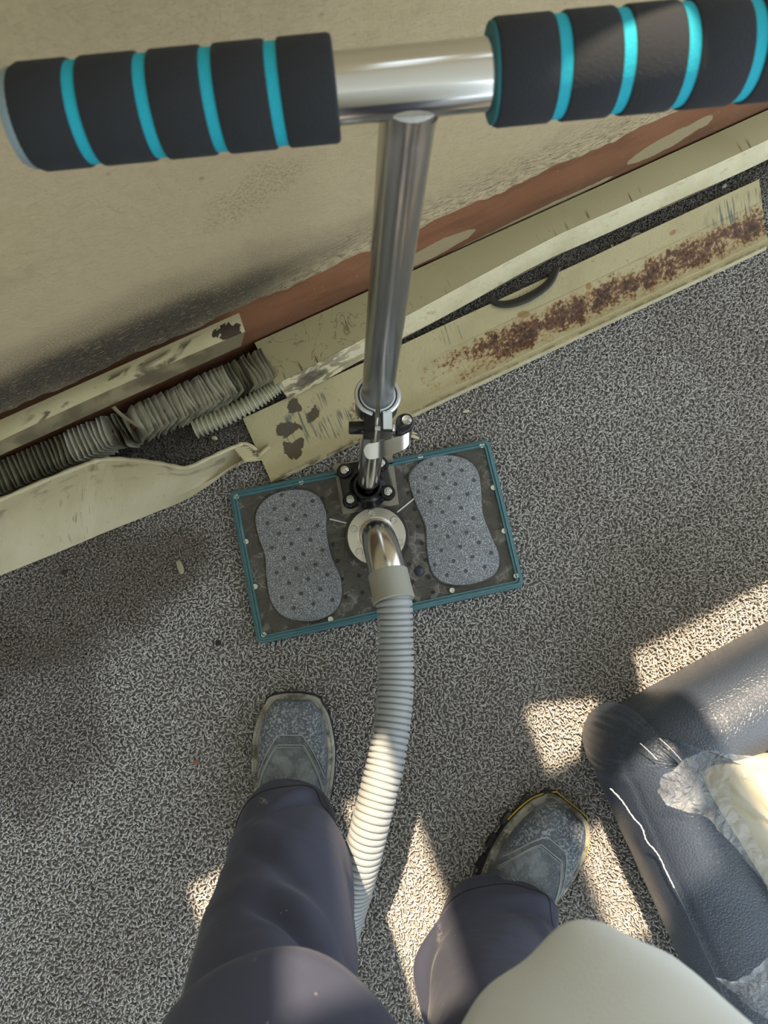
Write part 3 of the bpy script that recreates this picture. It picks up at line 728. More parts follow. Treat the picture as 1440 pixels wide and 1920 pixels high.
# pole bracket
P0 = at(690, 905, .06); PC = dep(772, 152, .45); pd_ = (PC-P0); PLn = np.linalg.norm(pd_); pd_ /= PLn
fw = np.array([0, -1., 0]); fw = fw-pd_*(fw@pd_); fw /= np.linalg.norm(fw); sd = np.cross(fw, pd_)
if sd[0] < 0: sd = -sd
bosses = [at(646, 882, .047), at(714, 869, .047), at(727, 922, .047), at(657, 937, .047)]
mb = MB(); pl = [TI(625, 872, .0225), TI(735, 850, .0225), TI(748, 946, .0225), TI(643, 965, .0225)]
mb.prism(T, pl, .0213, .0235, .0005); tag(obj('bracket_plate', mb, Mat('frosted_plate', '8b8576', .3), tool), 'pale frosted plate')
bi = [((TI(*q, .04))) for q in ((646, 882), (714, 869), (727, 922), (657, 937))]
cen_ = np.mean(np.array(bi), axis=0)
outl = []
for q in bi:                                                  # rounded square body with slightly concave sides
    q = np.array(q); d = q-cen_; a0 = math.atan2(d[1], d[0])
    for k in range(-4, 5): a = a0+k*.26; outl.append((q[0]+.0115*math.cos(a), q[1]+.0115*math.sin(a)))
outl.sort(key=lambda q: math.atan2(q[1]-cen_[1], q[0]-cen_[0]))
mb = MB(); mb.prism(T, outl, .0235, .038, .002)
for q in bosses: lathe(mb, q*[1, 1, 0]+[0, 0, .034], [(.0130, 0), (.0130, .004), (.0118, .006), (.0118, .0125), (.0105, .014), (.0075, .014)], 20)
lathe(mb, (P0-pd_*.03)*[1, 1, 0]+[0, 0, .034], [(.034, 0), (.028, .006), (.0235, .012), (.0225, .026), (.0215, .027), (.0185, .027)], 32)
br = obj('pole_bracket', mb, m_blackpl, tool)
for k, q in enumerate(bosses):
    c_ = q*[1, 1, 0]+[0, 0, .048]
    if k == 0:
        mb = MB(); lathe(mb, c_, [(.0068, 0), (.0068, .0045), (.0058, .0055), (.0035, .0055), (.0035, .0095), (.0025, .0105), (0, .0105)], 12); nu0 = obj('nut', mb, m_screw, tool, origin=c_)
    else: copy_part(nu0, tool, c_-ORG[tool.name], (0, 0, k))
# pole tubes
mb = MB(); mb.tube([P0-pd_*.028, P0+pd_*.40], .0170, 48); obj('lower_pole', mb, m_chrome, tool)
s_up = .385
mb = MB(); q0 = P0+pd_*(PLn*s_up); mb.tube([q0, q0+pd_*.001, PC-pd_*.035, PC-pd_*.022, PC-pd_*.012], [.0183, .0188, .0188, .0192, .0205], 56, cap=True); obj('upper_pole', mb, m_chromeb, tool)
# quick-release clamp (axis frame: s = sd, f = fw, p = pd_)
q1 = P0+pd_*(PLn*(s_up+.035))
def K(s_, f_, p_): return q1+sd*s_+fw*f_+pd_*p_
def arc_ring(r0, r1, z0, z1, a0, a1, n=40):
    m = MB(); P = []
    for i in range(n+1):
        a = math.radians(a0+(a1-a0)*i/n)
        for (r, z) in ((r0, z0), (r1, z0), (r1, z1-.002), (r1-.0015, z1), (r0+.001, z1), (r0, z1-.001)): P.append(K(r*math.sin(a), r*math.cos(a), z))
    fs = [(i*6+k, i*6+(k+1) % 6, (i+1)*6+(k+1) % 6, (i+1)*6+k) for i in range(n) for k in range(6)]+[tuple(range(6)), tuple(n*6+k for k in range(6))[::-1]]
    return m.add(P, fs)
cl_ = arc_ring(.0192, .0262, -.030, 0, 12, 348, 48)
kb = lambda x, y, z: K(x, y, z)
cl_.box(kb, (-.0165, .021, -.030), (-.0035, .045, -.001)); cl_.box(kb, (.0035, .021, -.030), (.0165, .045, -.001))
o = obj('clamp_body', cl_, m_blackpl, tool, auto=30); tag(o, 'black clamp body')
mb = arc_ring(.0232, .0278, -.004, .0012, 14, 346, 48); mb.box(kb, (.0062, .022, -.003), (.0168, .0445, .0012)); tag(obj('clamp_rim', mb, m_alum, tool), 'silver upper rim of the clamp')
mb = arc_ring(.0188, .0228, -.006, .0004, 8, 352, 40); obj('inner_sleeve', mb, Mat('pale_sleeve', 'c8cfd4', .3), tool)
mb = MB(); mb.tube([K(-.034, .037, -.014), K(-.0325, .037, -.014), K(-.016, .037, -.014)], [.0068, .0078, .0078], 20); obj('clamp_nut', mb, m_blackpl, tool)
mb = MB(); mb.tube([K(-.02, .037, -.014), K(.022, .037, -.014)], .0035, 14); mb.tube([K(.0165, .037, -.013), K(.018, .037, -.013), K(.0235, .037, -.013)], [.0045, .0062, .0055], 18); obj('clamp_axle', mb, m_screw, tool)
mb = MB(); ey = [(.0225+.0, .028), (.030, .022), (.038, .0225), (.0425, .028), (.0425, .036), (.038, .043), (.028, .048), (.022, .046)]
mb.prism(kb, smooth_poly(ey, 32), -.018, -.004, .0015); lev = obj('lever_eye', mb, m_blackpl, tool)
mb = MB(); lathe(mb, None, [(0, .0), (.0042, 0), (.0056, .0008), (.006, 0)], 20, fr_=lambda q: K(.0345+q[0], .0305+q[1], -.0038+q[2])); obj('lever_pin', mb, m_screw, tool)
mb = MB(); lp = bez([K(.0415, .034, -.014), K(.036, .049, -.016), K(.022, .056, -.020), K(.004, .060, -.024), (K(-.008, .061, -.028)), K(-.016, .059, -.031)], 26)
P = []; 
for i, q in enumerate(lp):
    f = i/25; hw = .0098*(math.sin(PI*min(1, (1-f)*5)*.5)**.6+.02); tn = .0016
    for (dy, dz) in ((-tn, -hw), (tn, -hw), (tn, hw), (-tn, hw)): P.append(q+(fw*.55+pd_*.83)*dy+(pd_*.62-fw*.78)*dz)
fs = [(i*4+k, i*4+(k+1) % 4, (i+1)*4+(k+1) % 4, (i+1)*4+k) for i in range(25) for k in range(4)]+[(0, 1, 2, 3), (100, 101, 102, 103)]
mb.add(P, fs); tag(obj('lever_blade', mb, m_chrome, tool), 'curved chrome lever')
# T handle
HL = dep(30, 225, .452); HR = dep(1530, 81, .459); hd = HR-HL; HLn = np.linalg.norm(hd); hd /= HLn
def on_px(x):                                                 # point of the bar axis seen at column x
    lo_, hi_ = 0., 1.
    for _ in range(40):
        m_ = (lo_+hi_)/2; q = RM.T@(HL+hd*HLn*m_-EYE); X_ = 720+F*q[0]/-q[2]
        if X_ < x: lo_ = m_
        else: hi_ = m_
    return HLn*lo_
mb = MB(); mb.tube([HL+hd*on_px(560), HL+hd*on_px(990)], .0207, 56); obj('crossbar', mb, m_chrome, tool)
mb = MB(); PJ = HL+hd*on_px(772)
mb.tube([PJ-pd_*.030, PJ-pd_*.024, PJ-pd_*.019, PJ-pd_*.014], [.0190, .0196, .0208, .0226], 48, cap=False); obj('weld', mb, m_chromeb, tool)
def grip(x0, x1, rings, cap_end):
    s0, s1 = on_px(x0), on_px(x1); cuts = [s0]+[on_px(r) for r in rings]+[s1]
    hw = .0034; R = .0304
    for i in range(len(cuts)-1):
        a = cuts[i]+(hw if i else 0); b = cuts[i+1]-(hw if i < len(cuts)-2 else 0)
        ea = .007 if i == 0 else .002; eb = .007 if i == len(cuts)-2 else .002
        if cap_end == 'R' and i == 0: ea = .003
        if cap_end == 'L' and i == len(cuts)-2: eb = .003
        q = lambda s_: HL+hd*s_
        mb = MB(); mb.tube([q(a), q(a+.0002), q(a+ea*.3), q(a+ea), q(b-eb), q(b-eb*.3), q(b-.0002), q(b)], [R-.007, R-ea*.9, R-ea*.3, R, R, R-eb*.3, R-eb*.9, R-.007], 48)
        obj('foam_sleeve', mb, m_foam, tool, auto=40)
    for r in rings:
        c_ = on_px(r); mb = MB(); mb.tube([HL+hd*(c_-hw*1.1), HL+hd*(c_+hw*1.1)], R-.0016, 48); tag(obj('foam_ring', mb, m_cyan, tool), 'cyan foam ring')
grip(44, 631, (163, 288, 404, 520), 'L'); grip(922, 1512, (1040, 1152, 1266, 1384), 'R')
s1 = on_px(44); mb = MB(); mb.tube([HL+hd*(s1+.006), HL+hd*(s1+.0), HL+hd*(s1-.003), HL+hd*(s1-.006), HL+hd*(s1-.0075)], [.0285, .0285, .027, .020, .008], 40); tag(obj('end_cap', mb, Mat('smoky_cap', '7c8f96', .35), tool), 'grey domed end cap')
s1 = on_px(922); mb = MB(); mb.tube([HL+hd*(s1-.0012), HL+hd*(s1+.004)], .0285, 40); obj('foam_liner', mb, Mat('teal_liner', '1b6670', .7), tool)

# ------------------------------------------------------------------ the hose
hose = thing('vacuum_hose', 'grey ribbed vacuum hose running from the tool between the legs', 'hose', at(740, 1200, .0))
mb = MB(); e0 = end-dirn*.004; e1 = at(739, 1128, .128); dv = (e1-e0); 
mb.tube([e0, e0+dv*.02, e0+dv*.5, e0+dv*.97, e1], [.0292, .0302, .0302, .0312, .0300], 40); obj('cuff', mb, m_cuff, hose)
hp = [(737, 1118, .127), (740, 1140, .130), (741, 1200, .130), (742, 1275, .133), (736, 1350, .142), (724, 1425, .152), (708, 1490, .158), (693, 1550, .158), (677, 1615, .145), (660, 1680, .11), (640, 1750, .07), (610, 1850, .04), (560, 1980, .032), (500, 2160, .032), (540, 2500, .032), (700, 2900, .032)]
pts = bez([at(*q) for q in hp], 700); cum = [0]
for i in range(1, 700): cum.append(cum[-1]+np.linalg.norm(pts[i]-pts[i-1]))
pitch = .0086; nr_ = int(cum[-1]/pitch)
PR = [(0.0, .0222), (.08, .0226), (.14, .0256), (.28, .0266), (.70, .0266), (.86, .0256), (.92, .0226)]
path = []; rad = []
cum = np.array(cum); arr = np.array(pts)
def on(s_): return np.array([np.interp(s_, cum, arr[:, k]) for k in range(3)])
for i in range(nr_):
    for (o_, r) in PR: path.append(on((i+o_)*pitch)); rad.append(r)
mb = MB(); mb.tube(path, rad, 36, ref=(1, 0, 0)); obj('ribbed_hose', mb, m_hose, hose, auto=60)

# ------------------------------------------------------------------ the sofa corner
sofa = thing('leather_sofa', 'dark blue black leather sofa corner at lower right under plastic', 'sofa', at(1330, 1650, 0))
b0 = at(1201, 1661)[:2]; b1 = at(1265, 1802)[:2]; sdir = (b1-b0)/np.linalg.norm(b1-b0); sper = np.array([-sdir[1], sdir[0]])
if sper[0] < 0: sper = -sper
f0 = at(1180, 1355, .2)[:2]; f1 = at(1440, 1210, .2)[:2]; fdir = (f1-f0)/np.linalg.norm(f1-f0); fper = np.array([fdir[1], -fdir[0]])
def smooth_open(p, n): return [tuple(q) for q in bez([np.array(x) for x in p], n)]
SP = [(.010, .012), (-.004, .06), (-.013, .12), (-.012, .17), (-.004, .207), (.003, .219), (.012, .236), (.034, .256), (.062, .264), (.092, .258), (.116, .238), (.124, .20), (.124, .12)]
FP = [(.018, .02), (.006, .10), (.000, .16), (.0, .205), (.010, .236), (.034, .254), (.062, .260), (.092, .248), (.114, .216), (.120, .17), (.120, .10)]
M2 = np.array([sper, fper]); rhs = np.array([sper@b0, fper@f0]); cb = np.linalg.solve(M2, rhs); mit = np.linalg.solve(M2, np.array([1., 1.]))
R_ = .055; cc = cb+mit*R_
a0_ = math.atan2(-fper[1], -fper[0]); a1_ = math.atan2(-sper[1], -sper[0]); da_ = (a1_-a0_+PI) % (2*PI)-PI
def sofa_strip(prof, rows, npf, name):
    pr = smooth_open(prof, npf); P = []; n = len(rows)
    for i, row in enumerate(rows):
        for j, (x, z) in enumerate(pr):
            q, k = row(x); g = j/(npf-1); d = cb+mit*.06-q; d = d/max(np.linalg.norm(d), 1e-6)
            w_ = k*math.sin(PI*min(1, g*1.7))
            P.append((q[0]+d[0]*w_, q[1]+d[1]*w_, z+k*.5*(g > .3)))
    fs = [(i*npf+j, i*npf+j+1, (i+1)*npf+j+1, (i+1)*npf+j) for i in range(n-1) for j in range(npf-1)]
    fs += [tuple(range(npf)), tuple((n-1)*npf+j for j in range(npf))[::-1]]
    return obj(name, MB().add(P, fs), m_lea, sofa, auto=60)
rows = []
GAP = .040
for t_ in np.linspace(0, 1, 8):
    def row(x, t_=t_):
        s0 = GAP+.9*x; s1 = max(R_, x); s_ = s0+(s1-s0)*t_; pull = .014*(1-t_)**3
        return cb+fdir*s_+fper*(x), pull
    rows.append(row)
for i in range(1, 30):
    a = a0_+da_*i/29; out = np.array([math.cos(a), math.sin(a)])
    def row(x, out=out, i=i):
        q = cc+out*(R_-x) if x < R_ else cb+mit*x
        return q, .0016*math.sin(i*1.9)+.001*math.sin(i*.8)
    rows.append(row)
for i in range(1, 80):
    def row(x, i=i):
        s_ = max(R_, x)+i/79*.72; return cb+sdir*s_+sper*x, .0016*math.sin(i*.9)*math.exp(-i*.06)+.0009*math.sin(i*.35)
    rows.append(row)
arm = sofa_strip(SP, rows, 44, 'side_arm')
rows = []
for i in range(60):
    def row(x, i=i):
        f = i/59; s0 = GAP+.0015+.9*x; return cb+fdir*(s0+f*.66)+fper*x, .012*math.exp(-f*60)+.001*math.sin(f*30)
    rows.append(row)
sofa_strip(FP, rows, 40, 'front_roll')
mb = MB()
def deck(a, b):
    q = cb+mit*.10+sper*(a*.62)+sdir*(b*.66); z = .19+.03*math.sin(PI*min(a*1.4, 1))*math.sin(PI*b)
    return np.array([q[0], q[1], z])
mb.grid(deck, 30, 30)
rim = [0*30+i for i in range(30)]+[j*30+29 for j in range(1, 30)]+[29*30+i for i in range(28, -1, -1)]+[j*30 for j in range(28, 0, -1)]
nb_ = len(mb.v); mb.v += [(mb.v[k][0], mb.v[k][1], .012) for k in rim]; nr0 = len(rim)
mb.f += [(rim[k], rim[(k+1) % nr0], nb_+(k+1) % nr0, nb_+k) for k in range(nr0)]+[tuple(nb_+k for k in range(nr0))]
obj('seat_deck', mb, m_lea, sofa)
# white worn seam on the outer top edge, and the piping below
def seam(pts, r, mat, name, jit=.0, n=60, lab=None):
    P = bez([at(*q) for q in pts], n)
    P = [p_+np.array([random.uniform(-jit, jit), random.uniform(-jit, jit), 0]) for p_ in P]
    mb = MB(); mb.tube(P, [r*(.55+.45*abs(math.sin(i*1.3+math.sin(i*.37)*3))) for i in range(n)], 6); o = obj(name, mb, mat, sofa)
    if lab: tag(o, lab)
seam([(1144, 1478, .219), (1165, 1500, .221), (1188, 1533, .221), (1204, 1552, .221), (1212, 1575, .221), (1234, 1603, .221), (1252, 1640, .221), (1264, 1664, .221)], .0011, m_white, 'worn_seam', .0004, 90, 'frayed white seam')
seam([(1264, 1664, .221), (1285, 1706, .221), (1310, 1760, .222), (1335, 1815, .222), (1370, 1900, .222), (1400, 1980, .222)], .0013, Mat('slate_piping', '49505c', .5), 'piping')
seam([(1200, 1393, .262), (1216, 1408, .266), (1232, 1424, .268)], .0007, m_white, 'stitch_line', .0002, 30)
seam([(1236, 1384, .262), (1256, 1402, .267), (1278, 1426, .27)], .0007, m_white, 'stitch_line', .0002, 30)
# cushion wrapped in film
cush = thing('wrapped_cushion', 'cream cushion wrapped in clear plastic lying on the sofa', 'cushion', at(1500, 1600, .22))
mb = MB()
def blob(pts, zc, zt, n=24, m=72):
    pl = smooth_poly([tuple(at(x, y, zc)[:2]) for x, y in pts], m); c_ = np.mean(np.array(pl), axis=0); P = []; 
    for j in range(n):
        f = j/(n-1); r = math.cos(f*PI/2)**.55 if f < 1 else 0; z = zc-.03+(zt-zc+.03)*math.sin(f*PI/2)
        for i, q in enumerate(pl):
            q = np.array(q); p_ = c_+(q-c_)*max(r, .001); P.append((p_[0], p_[1], z+.003*math.sin(i*.7+j*.5)*r*(1-r)*4))
    fs = [(j*m+i, j*m+(i+1) % m, (j+1)*m+(i+1) % m, (j+1)*m+i) for j in range(n-1) for i in range(m)]
    return MB().add(P, fs)
CP = [(1310, 1440), (1345, 1422), (1400, 1424), (1480, 1420), (1620, 1440), (1700, 1560), (1680, 1760), (1560, 1800), (1490, 1740), (1440, 1665), (1390, 1590), (1345, 1520), (1318, 1475)]
obj('cushion_body', blob(CP, .262, .300), m_cushion, cush)
# crumpled film around it
def filmsheet(name, pts, z, amp, label=None, parent=None, n=46, zf=None):
    pl = smooth_poly([tuple(at(x, y, z)[:2]) for x, y in pts], 96); c_ = np.mean(np.array(pl), axis=0)
    r = random.Random(len(name)+len(pts)); ph = [r.uniform(0, 6) for _ in range(8)]; P = []
    for j in range(n):
        f = j/(n-1)
        for i, q in enumerate(pl):
            q = np.array(q); jag = 1+.014*math.sin(i*.9+ph[0])*f**6+.007*math.sin(i*2.1+ph[1])*f**6; p_ = c_+(q-c_)*max(f*jag, .002)
            x, y = p_; h = abs(math.sin(x*70+ph[2]+2*math.sin(y*55+ph[3])))+.6*abs(math.sin(y*95+ph[4]+2.2*math.sin(x*80)))+.4*abs(math.sin((x+y)*170+ph[5]))
            zz = z+amp*(h-.5)+(zf(x, y) if zf else 0); P.append((x, y, zz))
    m_ = 96; fs = [(j*m_+i, j*m_+(i+1) % m_, (j+1)*m_+(i+1) % m_, (j+1)*m_+i) for j in range(n-1) for i in range(m_)]
    return obj(name, MB().add(P, fs), m_film, parent, auto=180)
filmsheet('plastic_wrap', [(1232, 1480), (1244, 1455), (1275, 1430), (1305, 1412), (1345, 1408), (1400, 1418), (1500, 1415), (1650, 1440), (1740, 1560), (1700, 1780), (1560, 1820), (1470, 1730), (1432, 1660), (1395, 1610), (1350, 1560), (1320, 1530), (1280, 1520), (1245, 1505)], .283, .0035, parent=cush)
fs_ = filmsheet('plastic_sheet', [(1340, 1832), (1362, 1838), (1400, 1822), (1440, 1790), (1520, 1740), (1600, 1760), (1620, 1880), (1560, 1960), (1470, 1925), (1420, 1897), (1395, 1880), (1375, 1860)], .272, .005)
tag(fs_, 'loose crumpled clear plastic sheet over the sofa arm at lower right', 'plastic sheet')

# ------------------------------------------------------------------ the person
man = thing('person', 'person in charcoal trousers, sage shirt and worn boots, feet either side of the hose', 'person', (0.08, -.42, 0))
def boot(toe, ang, mirror, yellow, lugs):
    """toe = floor point of the toe tip, ang = heading of the foot; local: y back from toe, x right"""
    hx_ = np.array([math.cos(ang), math.sin(ang)]); rx = np.array([hx_[1], -hx_[0]])
    def B(x, y, z): q = np.array(toe[:2])+rx*x*mirror-hx_*y; return np.array([q[0], q[1], z])
    Z0 = .010
    # half widths along the foot (y back from the toe): inner and outer sides
    ys = np.array([0, .004, .012, .03, .06, .09, .13, .17, .21, .25, .28, .295, .302])
    wo = np.array([.010, .030, .041, .052, .060, .0635, .061, .054, .048, .046, .040, .028, .012])
    wi = np.array([.010, .030, .040, .050, .057, .0590, .055, .045, .040, .040, .036, .026, .012])
    def sm(yv, wv):
        q = np.array(bez([np.array((a, b)) for a, b in zip(yv, wv)], 160)); return q[:, 0], q[:, 1]
    y0_ = ys; ys, wo = sm(y0_, wo); _, wi = sm(y0_, wi)
    ys = np.maximum.accumulate(ys+np.arange(160)*1e-8)
    def outline(grow, y0=0, y1=.302, n=44):
        yy = y0+(y1-y0)*(.5-.5*np.cos(np.linspace(0, PI, n))); O = [(np.interp(y, ys, wo)+grow, y*(1+0)) for y in yy]; I = [(-np.interp(y, ys, wi)-grow, y) for y in yy[::-1]]
        cx_ = [(a, b-grow*(1 if b < .01 else (-1 if b > .29 else 0))) for a, b in O+I]; return cx_
    bt = MB(); bt.prism(B, outline(.0050), Z0, Z0+.016, .002)
    root = obj('boot', boot_upper(B, ys, wo, wi, Z0), m_boot, man, auto=70)
    obj('sole', bt, m_sole, root)
    mb = MB(); mb.prism(B, outline(.0035, 0, .26), Z0+.0155, Z0+.0215, .0015); obj('welt', mb, m_welt, root)
    if lugs:
        mb = MB()
        for y in (.035, .075, .115, .150):
            x = -np.interp(y, ys, wi)-.001; mb.box(B, (x-.0105, y-.011, Z0), (x+.012, y+.011, Z0+.012))
        obj('tread_lugs', mb, m_sole, root, smooth=False)
    if yellow:
        pl = [(-np.interp(y, ys, wi)-.0058, y) for y in np.linspace(.075, .008, 16)]+[(x, -.0052) for x in np.linspace(-.030, .030, 8)]+[(np.interp(y, ys, wo)+.0058, y) for y in np.linspace(.008, .05, 10)]
        mb = MB(); mb.tube([B(x, y, Z0+.014) for x, y in pl], .0013, 6, cap=True); obj('yellow_line', mb, m_yel, root)
    # welt stitches
    mb = MB(); ol = outline(-.0002, .002, .20, 40)
    for i in range(0, 40*2-1):
        a, b = ol[i % 80], ol[(i+1) % 80]
        if abs(a[1]-b[1])+abs(a[0]-b[0]) > .03: continue
        mb.tube([B(a[0], a[1], Z0+.0218), B(a[0]*.4+b[0]*.6, a[1]*.4+b[1]*.6, Z0+.0218)], .0007, 5)
    tag(obj('welt_stitches', mb, m_thread, root), kind='stuff')
    # toe bumper: a slightly proud toe cap following the upper, and curved stitch rows
    def on_upper(x, y, lift): 
        return B(x, y, up_h(x, y, ys, wo, wi, Z0)+lift)
    mb = MB(); n1_, n2_ = 30, 26
    def capf(a, b):
        # a across -1..1, b from edge row to toe
        s_ = (a-.5)*2; yb = .052+.060*abs(s_)**2.2; y = .0075+(yb-.0075)*b
        wv = (np.interp(y, ys, wo) if s_ > 0 else np.interp(y, ys, wi))-.0055
        return on_upper(s_*wv*.93, y, .0014)
    mb.grid(capf, n1_, n2_); tag(obj('toe_cap', mb, m_toe, root), 'dust-scuffed toe cap')
    mb = MB()
    for (d0, r_) in ((.054, .0009), (.068, .0009), (.0715, .0006)):
        P = []
        for i in range(46):
            s_ = (i/45-.5)*2; y = d0+.072*max(0, abs(s_)-.35)**1.3*1.6; wv = (np.interp(y, ys, wo) if s_ > 0 else np.interp(y, ys, wi))-.006
            P.append(on_upper(s_*wv*.95, y, .0013))
        mb.tube(P, r_, 5)
    # decorative ankle stitching
    for k in range(2):
        P = [on_upper(x, .142+.006*k-.10*abs(x)*(.9 if k else -.55)+.0, .001) for x in np.linspace(-.032, .032, 24)]; mb.tube(P, .0006, 5)
    P = [on_upper(x, .131-.010*math.cos(x/.012*PI/2) if abs(x) < .012 else .131, .001) for x in np.linspace(-.03, .03, 30)]; mb.tube(P, .0006, 5)
    tag(obj('leather_stitching', mb, m_thread, root), kind='stuff')
    return B
def up_prof(y):                                               # crown height of the upper along the foot
    return float(np.interp(y, [0, .006, .015, .04, .08, .12, .16, .19, .22, .30], [.022, .035, .046, .054, .060, .070, .092, .118, .16, .17]))
def up_h(x, y, ys, wo, wi, Z0):
    wv = (np.interp(y, ys, wo) if x > 0 else np.interp(y, ys, wi))-.0068; f = min(.999, abs(x)/max(wv, .004))
    h = up_prof(y)-.020; return Z0+.020+h*(1-f**3.2)**(1/2.4)
def boot_upper(B, ys, wo, wi, Z0):
    mb = MB(); YS = np.r_[np.linspace(.005, .03, 10), np.linspace(.036, .20, 34)]; n = 41; P = []
    for y in YS:
        for k in range(n):
            s_ = math.sin((k/(n-1)-.5)*PI); wv = (np.interp(y, ys, wo) if s_ > 0 else np.interp(y, ys, wi))-.0068
            x = s_*wv; cr = .0016*math.sin(y*330+abs(s_)*2)*math.exp(-((y-.135)/.018)**2)*(1-s_*s_)
            P.append(B(x, y, up_h(x, y, ys, wo, wi, Z0)+cr))
    fs = [(i*n+k, i*n+k+1, (i+1)*n+k+1, (i+1)*n+k) for i in range(len(YS)-1) for k in range(n-1)]
    fs.append(tuple(range(n)))
    mb.add(P, fs)
    # heel counter and shaft
    P = []; lv = [(.020, .0), (.05, .0), (.085, .0), (.12, .004), (.16, .006), (.21, .006)]; m = 36
    for (z, ins) in lv:
        for k in range(m):
            a = 2*PI*k/m; rx_ = .0405-ins; ry_ = .058-ins; P.append(B(rx_*math.cos(a), .238+ry_*math.sin(a), Z0+z))
    mb.add(P, [(i*m+k, i*m+(k+1) % m, (i+1)*m+(k+1) % m, (i+1)*m+k) for i in range(len(lv)-1) for k in range(m)])
    return mb
tL = at(552, 1303, .015); BL = boot(tL, math.radians(89), 1, False, False)
tR = at(1067, 1512, .02); BR = boot(tR, math.radians(51), -1 if False else 1, True, True)

# trousers: two lofted legs and a pelvis, then fused into one continuous mesh
def leg(stations, folds, seg=72, n=150):
    C_ = bez([np.array(s_[0]) for s_ in stations], n); rx_ = [float(np.interp(i/(n-1)*(len(stations)-1), range(len(stations)), [s_[1] for s_ in stations])) for i in range(n)]
    ry_ = [float(np.interp(i/(n-1)*(len(stations)-1), range(len(stations)), [s_[2] for s_ in stations])) for i in range(n)]
    mb = MB(); P = []
    for i in range(n):
        f = i/(n-1)
        for k in range(seg):
            a = 2*PI*k/seg; d = folds(f, a)
            ex = 1-.25*max(0, 1-f*5); ca = math.copysign(abs(math.cos(a))**ex, math.cos(a)); sa = math.copysign(abs(math.sin(a))**ex, math.sin(a)); P.append((C_[i][0]+(rx_[i]+d)*ca, C_[i][1]+(ry_[i]+d)*sa, C_[i][2]))
    fs = [(i*seg+k, i*seg+(k+1) % seg, (i+1)*seg+(k+1) % seg, (i+1)*seg+k) for i in range(n-1) for k in range(seg)]
    fs.append(tuple(range(seg))[::-1]); fs.append(tuple((n-1)*seg+k for k in range(seg)))
    return mb.add(P, fs)
def wrapd(a, b): return (a-b+PI) % (2*PI)-PI
def ridge(f, a, f0, a0, slope, wf, wa, amp):                  # a diagonal fold: crest along f = f0+slope*da
    da = wrapd(a, a0); q = (f-f0-slope*da)/wf; return 1.35*amp*math.exp(-q*q*(1.6 if q > 0 else .7))*math.exp(-(da/wa)**2)
FR = -PI/2                                                    # front of the leg faces the camera side (+y) -> +pi/2
FRT = PI/2
def foldL(f, a):
    d = 0
    d += ridge(f, a, .13, FRT-.35, .10, .022, .6, .007)-ridge(f, a, .17, FRT-.2, .10, .03, .6, .006)
    d += ridge(f, a, .27, FRT+.5, -.12, .03, .7, .006)-ridge(f, a, .33, FRT+.3, -.12, .035, .8, .006)
    d += ridge(f, a, .43, FRT+.2, -.06, .03, .9, .007)-ridge(f, a, .50, FRT-.25, -.10, .024, .6, .013)
    d += ridge(f, a, .57, FRT-.1, -.04, .04, .9, .009)-ridge(f, a, .63, FRT-.9, .10, .02, .35, .010)
    d += .0025*math.sin(f*34+2*math.sin(a*2))*math.sin(a*3+1)
    return d
def foldR(f, a):
    d = ridge(f, a, .10, FRT-.9, .12, .025, .6, .006)-ridge(f, a, .16, FRT-1.0, .12, .03, .6, .008)
    d += ridge(f, a, .25, PI-.2, .1, .05, .6, .010)-ridge(f, a, .34, PI-.1, .1, .04, .6, .006)
    d += ridge(f, a, .30, FRT-1.2, -.1, .03, .5, .006)+.002*math.sin(f*29+2*math.sin(a*2))*math.sin(a*3)
    return d
def cz(x, y, z, dy=0.): p_ = at(x, y, z); return (p_[0], p_[1]+dy, z)
# stations: centre, half width x, half depth y
LS = [((-.110, -.316, .085), .070, .090), ((-.108, -.318, .13), .071, .090), ((-.098, -.324, .20), .082, .088), ((-.094, -.340, .28), .085, .088), ((-.094, -.360, .36), .087, .086), ((-.090, -.375, .44), .086, .086), ((-.082, -.392, .52), .086, .088), ((-.070, -.395, .58), .090, .092), ((-.060, -.365, .63), .097, .118), ((-.054, -.350, .68), .103, .132), ((-.03, -.39, .80), .115, .125)]
RS = [((.198, -.445, .060), .084, .074), ((.192, -.450, .11), .088, .078), ((.170, -.455, .18), .092, .080), ((.158, -.455, .28), .084, .082), ((.150, -.450, .38), .082, .085), ((.148, -.44, .50), .085, .090), ((.150, -.43, .60), .095, .10), ((.15, -.42, .70), .108, .112), ((.13, -.41, .80), .12, .125)]
mb = leg(LS, foldL); m2 = leg(RS, foldR); mb.add(m2.v, m2.f)
pel = MB(); P = []; lv = [(.72, .165, .11), (.76, .19, .135), (.82, .205, .145), (.90, .20, .14), (.95, .19, .13)]; m_ = 60
for (z, rx_, ry_) in lv:
    for k in range(m_): a = 2*PI*k/m_; P.append((.05+rx_*math.cos(a), -.405+ry_*math.sin(a), z))
pel.add(P, [(i*m_+k, i*m_+(k+1) % m_, (i+1)*m_+(k+1) % m_, (i+1)*m_+k) for i in range(len(lv)-1) for k in range(m_)]+[tuple(range(m_))[::-1], tuple((len(lv)-1)*m_+k for k in range(m_))])
mb.add(pel.v, pel.f)
trs = obj('trousers', mb, m_trs, man, auto=180)
to = ORG['trousers']; X, Y, Z = m_trs.xyz(); fz = m_trs.noise(160, 4, .5, .7)
for (px_, py_, z_, a_, b_, g_) in ((605, 1580, .215, .022, .004, -.7), (815, 1770, .17, .024, .004, 1.2), (500, 1488, .125, .010, .002, .1), (880, 1662, .11, .018, .003, .1), (560, 1700, .33, .03, .003, .5)):
    q = at(px_, py_, z_)-to
    m_trs.mix(m_trs.ell(X, Y, float(q[0]), float(q[1]), a_, b_, g_, (fz-.5)*5, .4)*(Z-float(q[2])).abs().ss(.08, .05)*fz.ss(.45, .6)*.85, 'b3afa4')
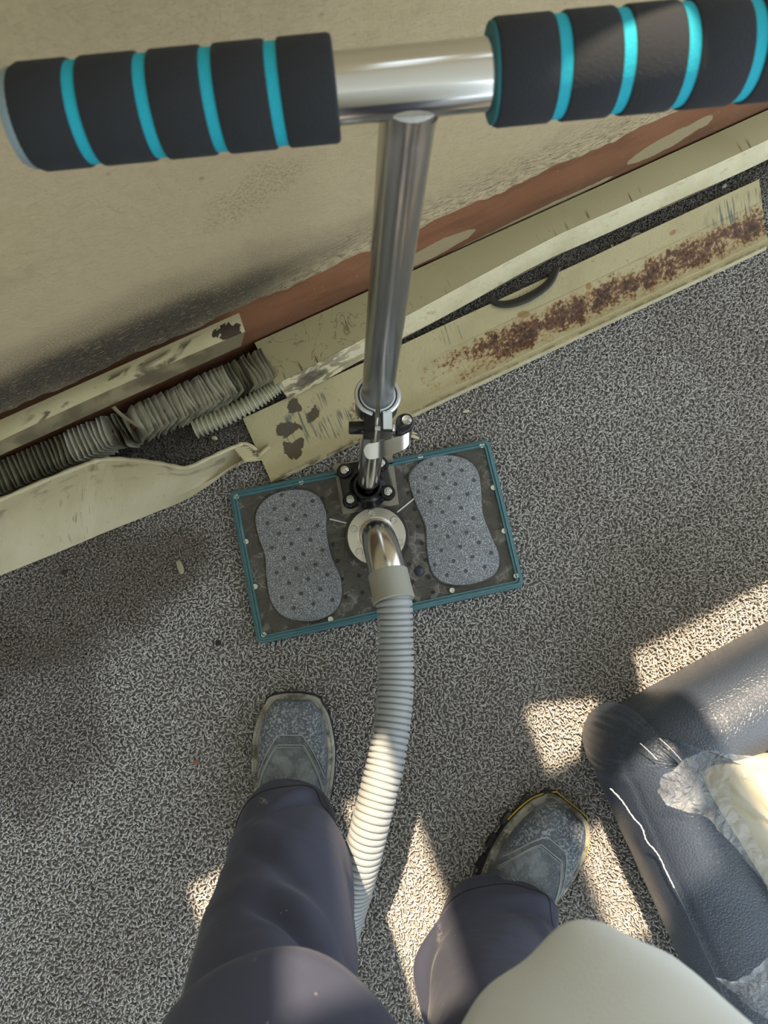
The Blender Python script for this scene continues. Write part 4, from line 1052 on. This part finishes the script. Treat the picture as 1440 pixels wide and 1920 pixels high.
rm = trs.modifiers.new('fuse', 'REMESH'); rm.mode = 'VOXEL'; rm.voxel_size = .0035; rm.use_smooth_shade = True
sm_ = trs.modifiers.new('soften', 'SMOOTH'); sm_.iterations = 3; sm_.factor = .5
# hem seams
for (St, fold, nm) in ((LS, foldL, 0), (RS, foldR, 1)):
    n = 150; C_ = bez([np.array(s_[0]) for s_ in St], n); k_ = 17; f = k_/(n-1)
    rx_ = float(np.interp(f*(len(St)-1), range(len(St)), [s_[1] for s_ in St])); ry_ = float(np.interp(f*(len(St)-1), range(len(St)), [s_[2] for s_ in St]))
    mb = MB(); ex = 1-.25*max(0, 1-f*5); sg = lambda v_: math.copysign(abs(v_)**ex, v_); P = [C_[k_]+np.array([(rx_+fold(f, a)+.0003)*sg(math.cos(a)), (ry_+fold(f, a)+.0003)*sg(math.sin(a)), 0]) for a in np.linspace(0, 2*PI, 120)]
    mb.tube(P, .0011, 6, cap=False); obj('hem_seam', mb, m_seam, trs)
# shirt
mb = MB(); P = []; lv = [(.690, .100, .140), (.697, .115, .153), (.72, .123, .158), (.80, .140, .168), (.90, .165, .178), (1.02, .185, .17), (1.14, .19, .155), (1.24, .185, .13), (1.30, .12, .09), (1.32, .07, .065)]; m_ = 72
for i, (z, rx_, ry_) in enumerate(lv):
    for k in range(m_):
        a = 2*PI*k/m_; fd = .005*math.sin(a*5+z*9)+.0035*math.sin(a*11+z*30)
        cx_ = .147-.07*max(0, (z-.7))/.6; P.append((cx_+(rx_+fd)*math.cos(a), -.350-.03*(z-.7)+(ry_+fd)*math.sin(a), z))
mb.add(P, [(i*m_+k, i*m_+(k+1) % m_, (i+1)*m_+(k+1) % m_, (i+1)*m_+k) for i in range(len(lv)-1) for k in range(m_)]+[tuple((len(lv)-1)*m_+k for k in range(m_)), tuple(range(m_))[::-1]])
sh = obj('shirt', mb, m_shirt, man, auto=180)
sb = sh.modifiers.new('round', 'SUBSURF'); sb.levels = 1; sb.render_levels = 1
print('objects', len(bpy.data.objects))
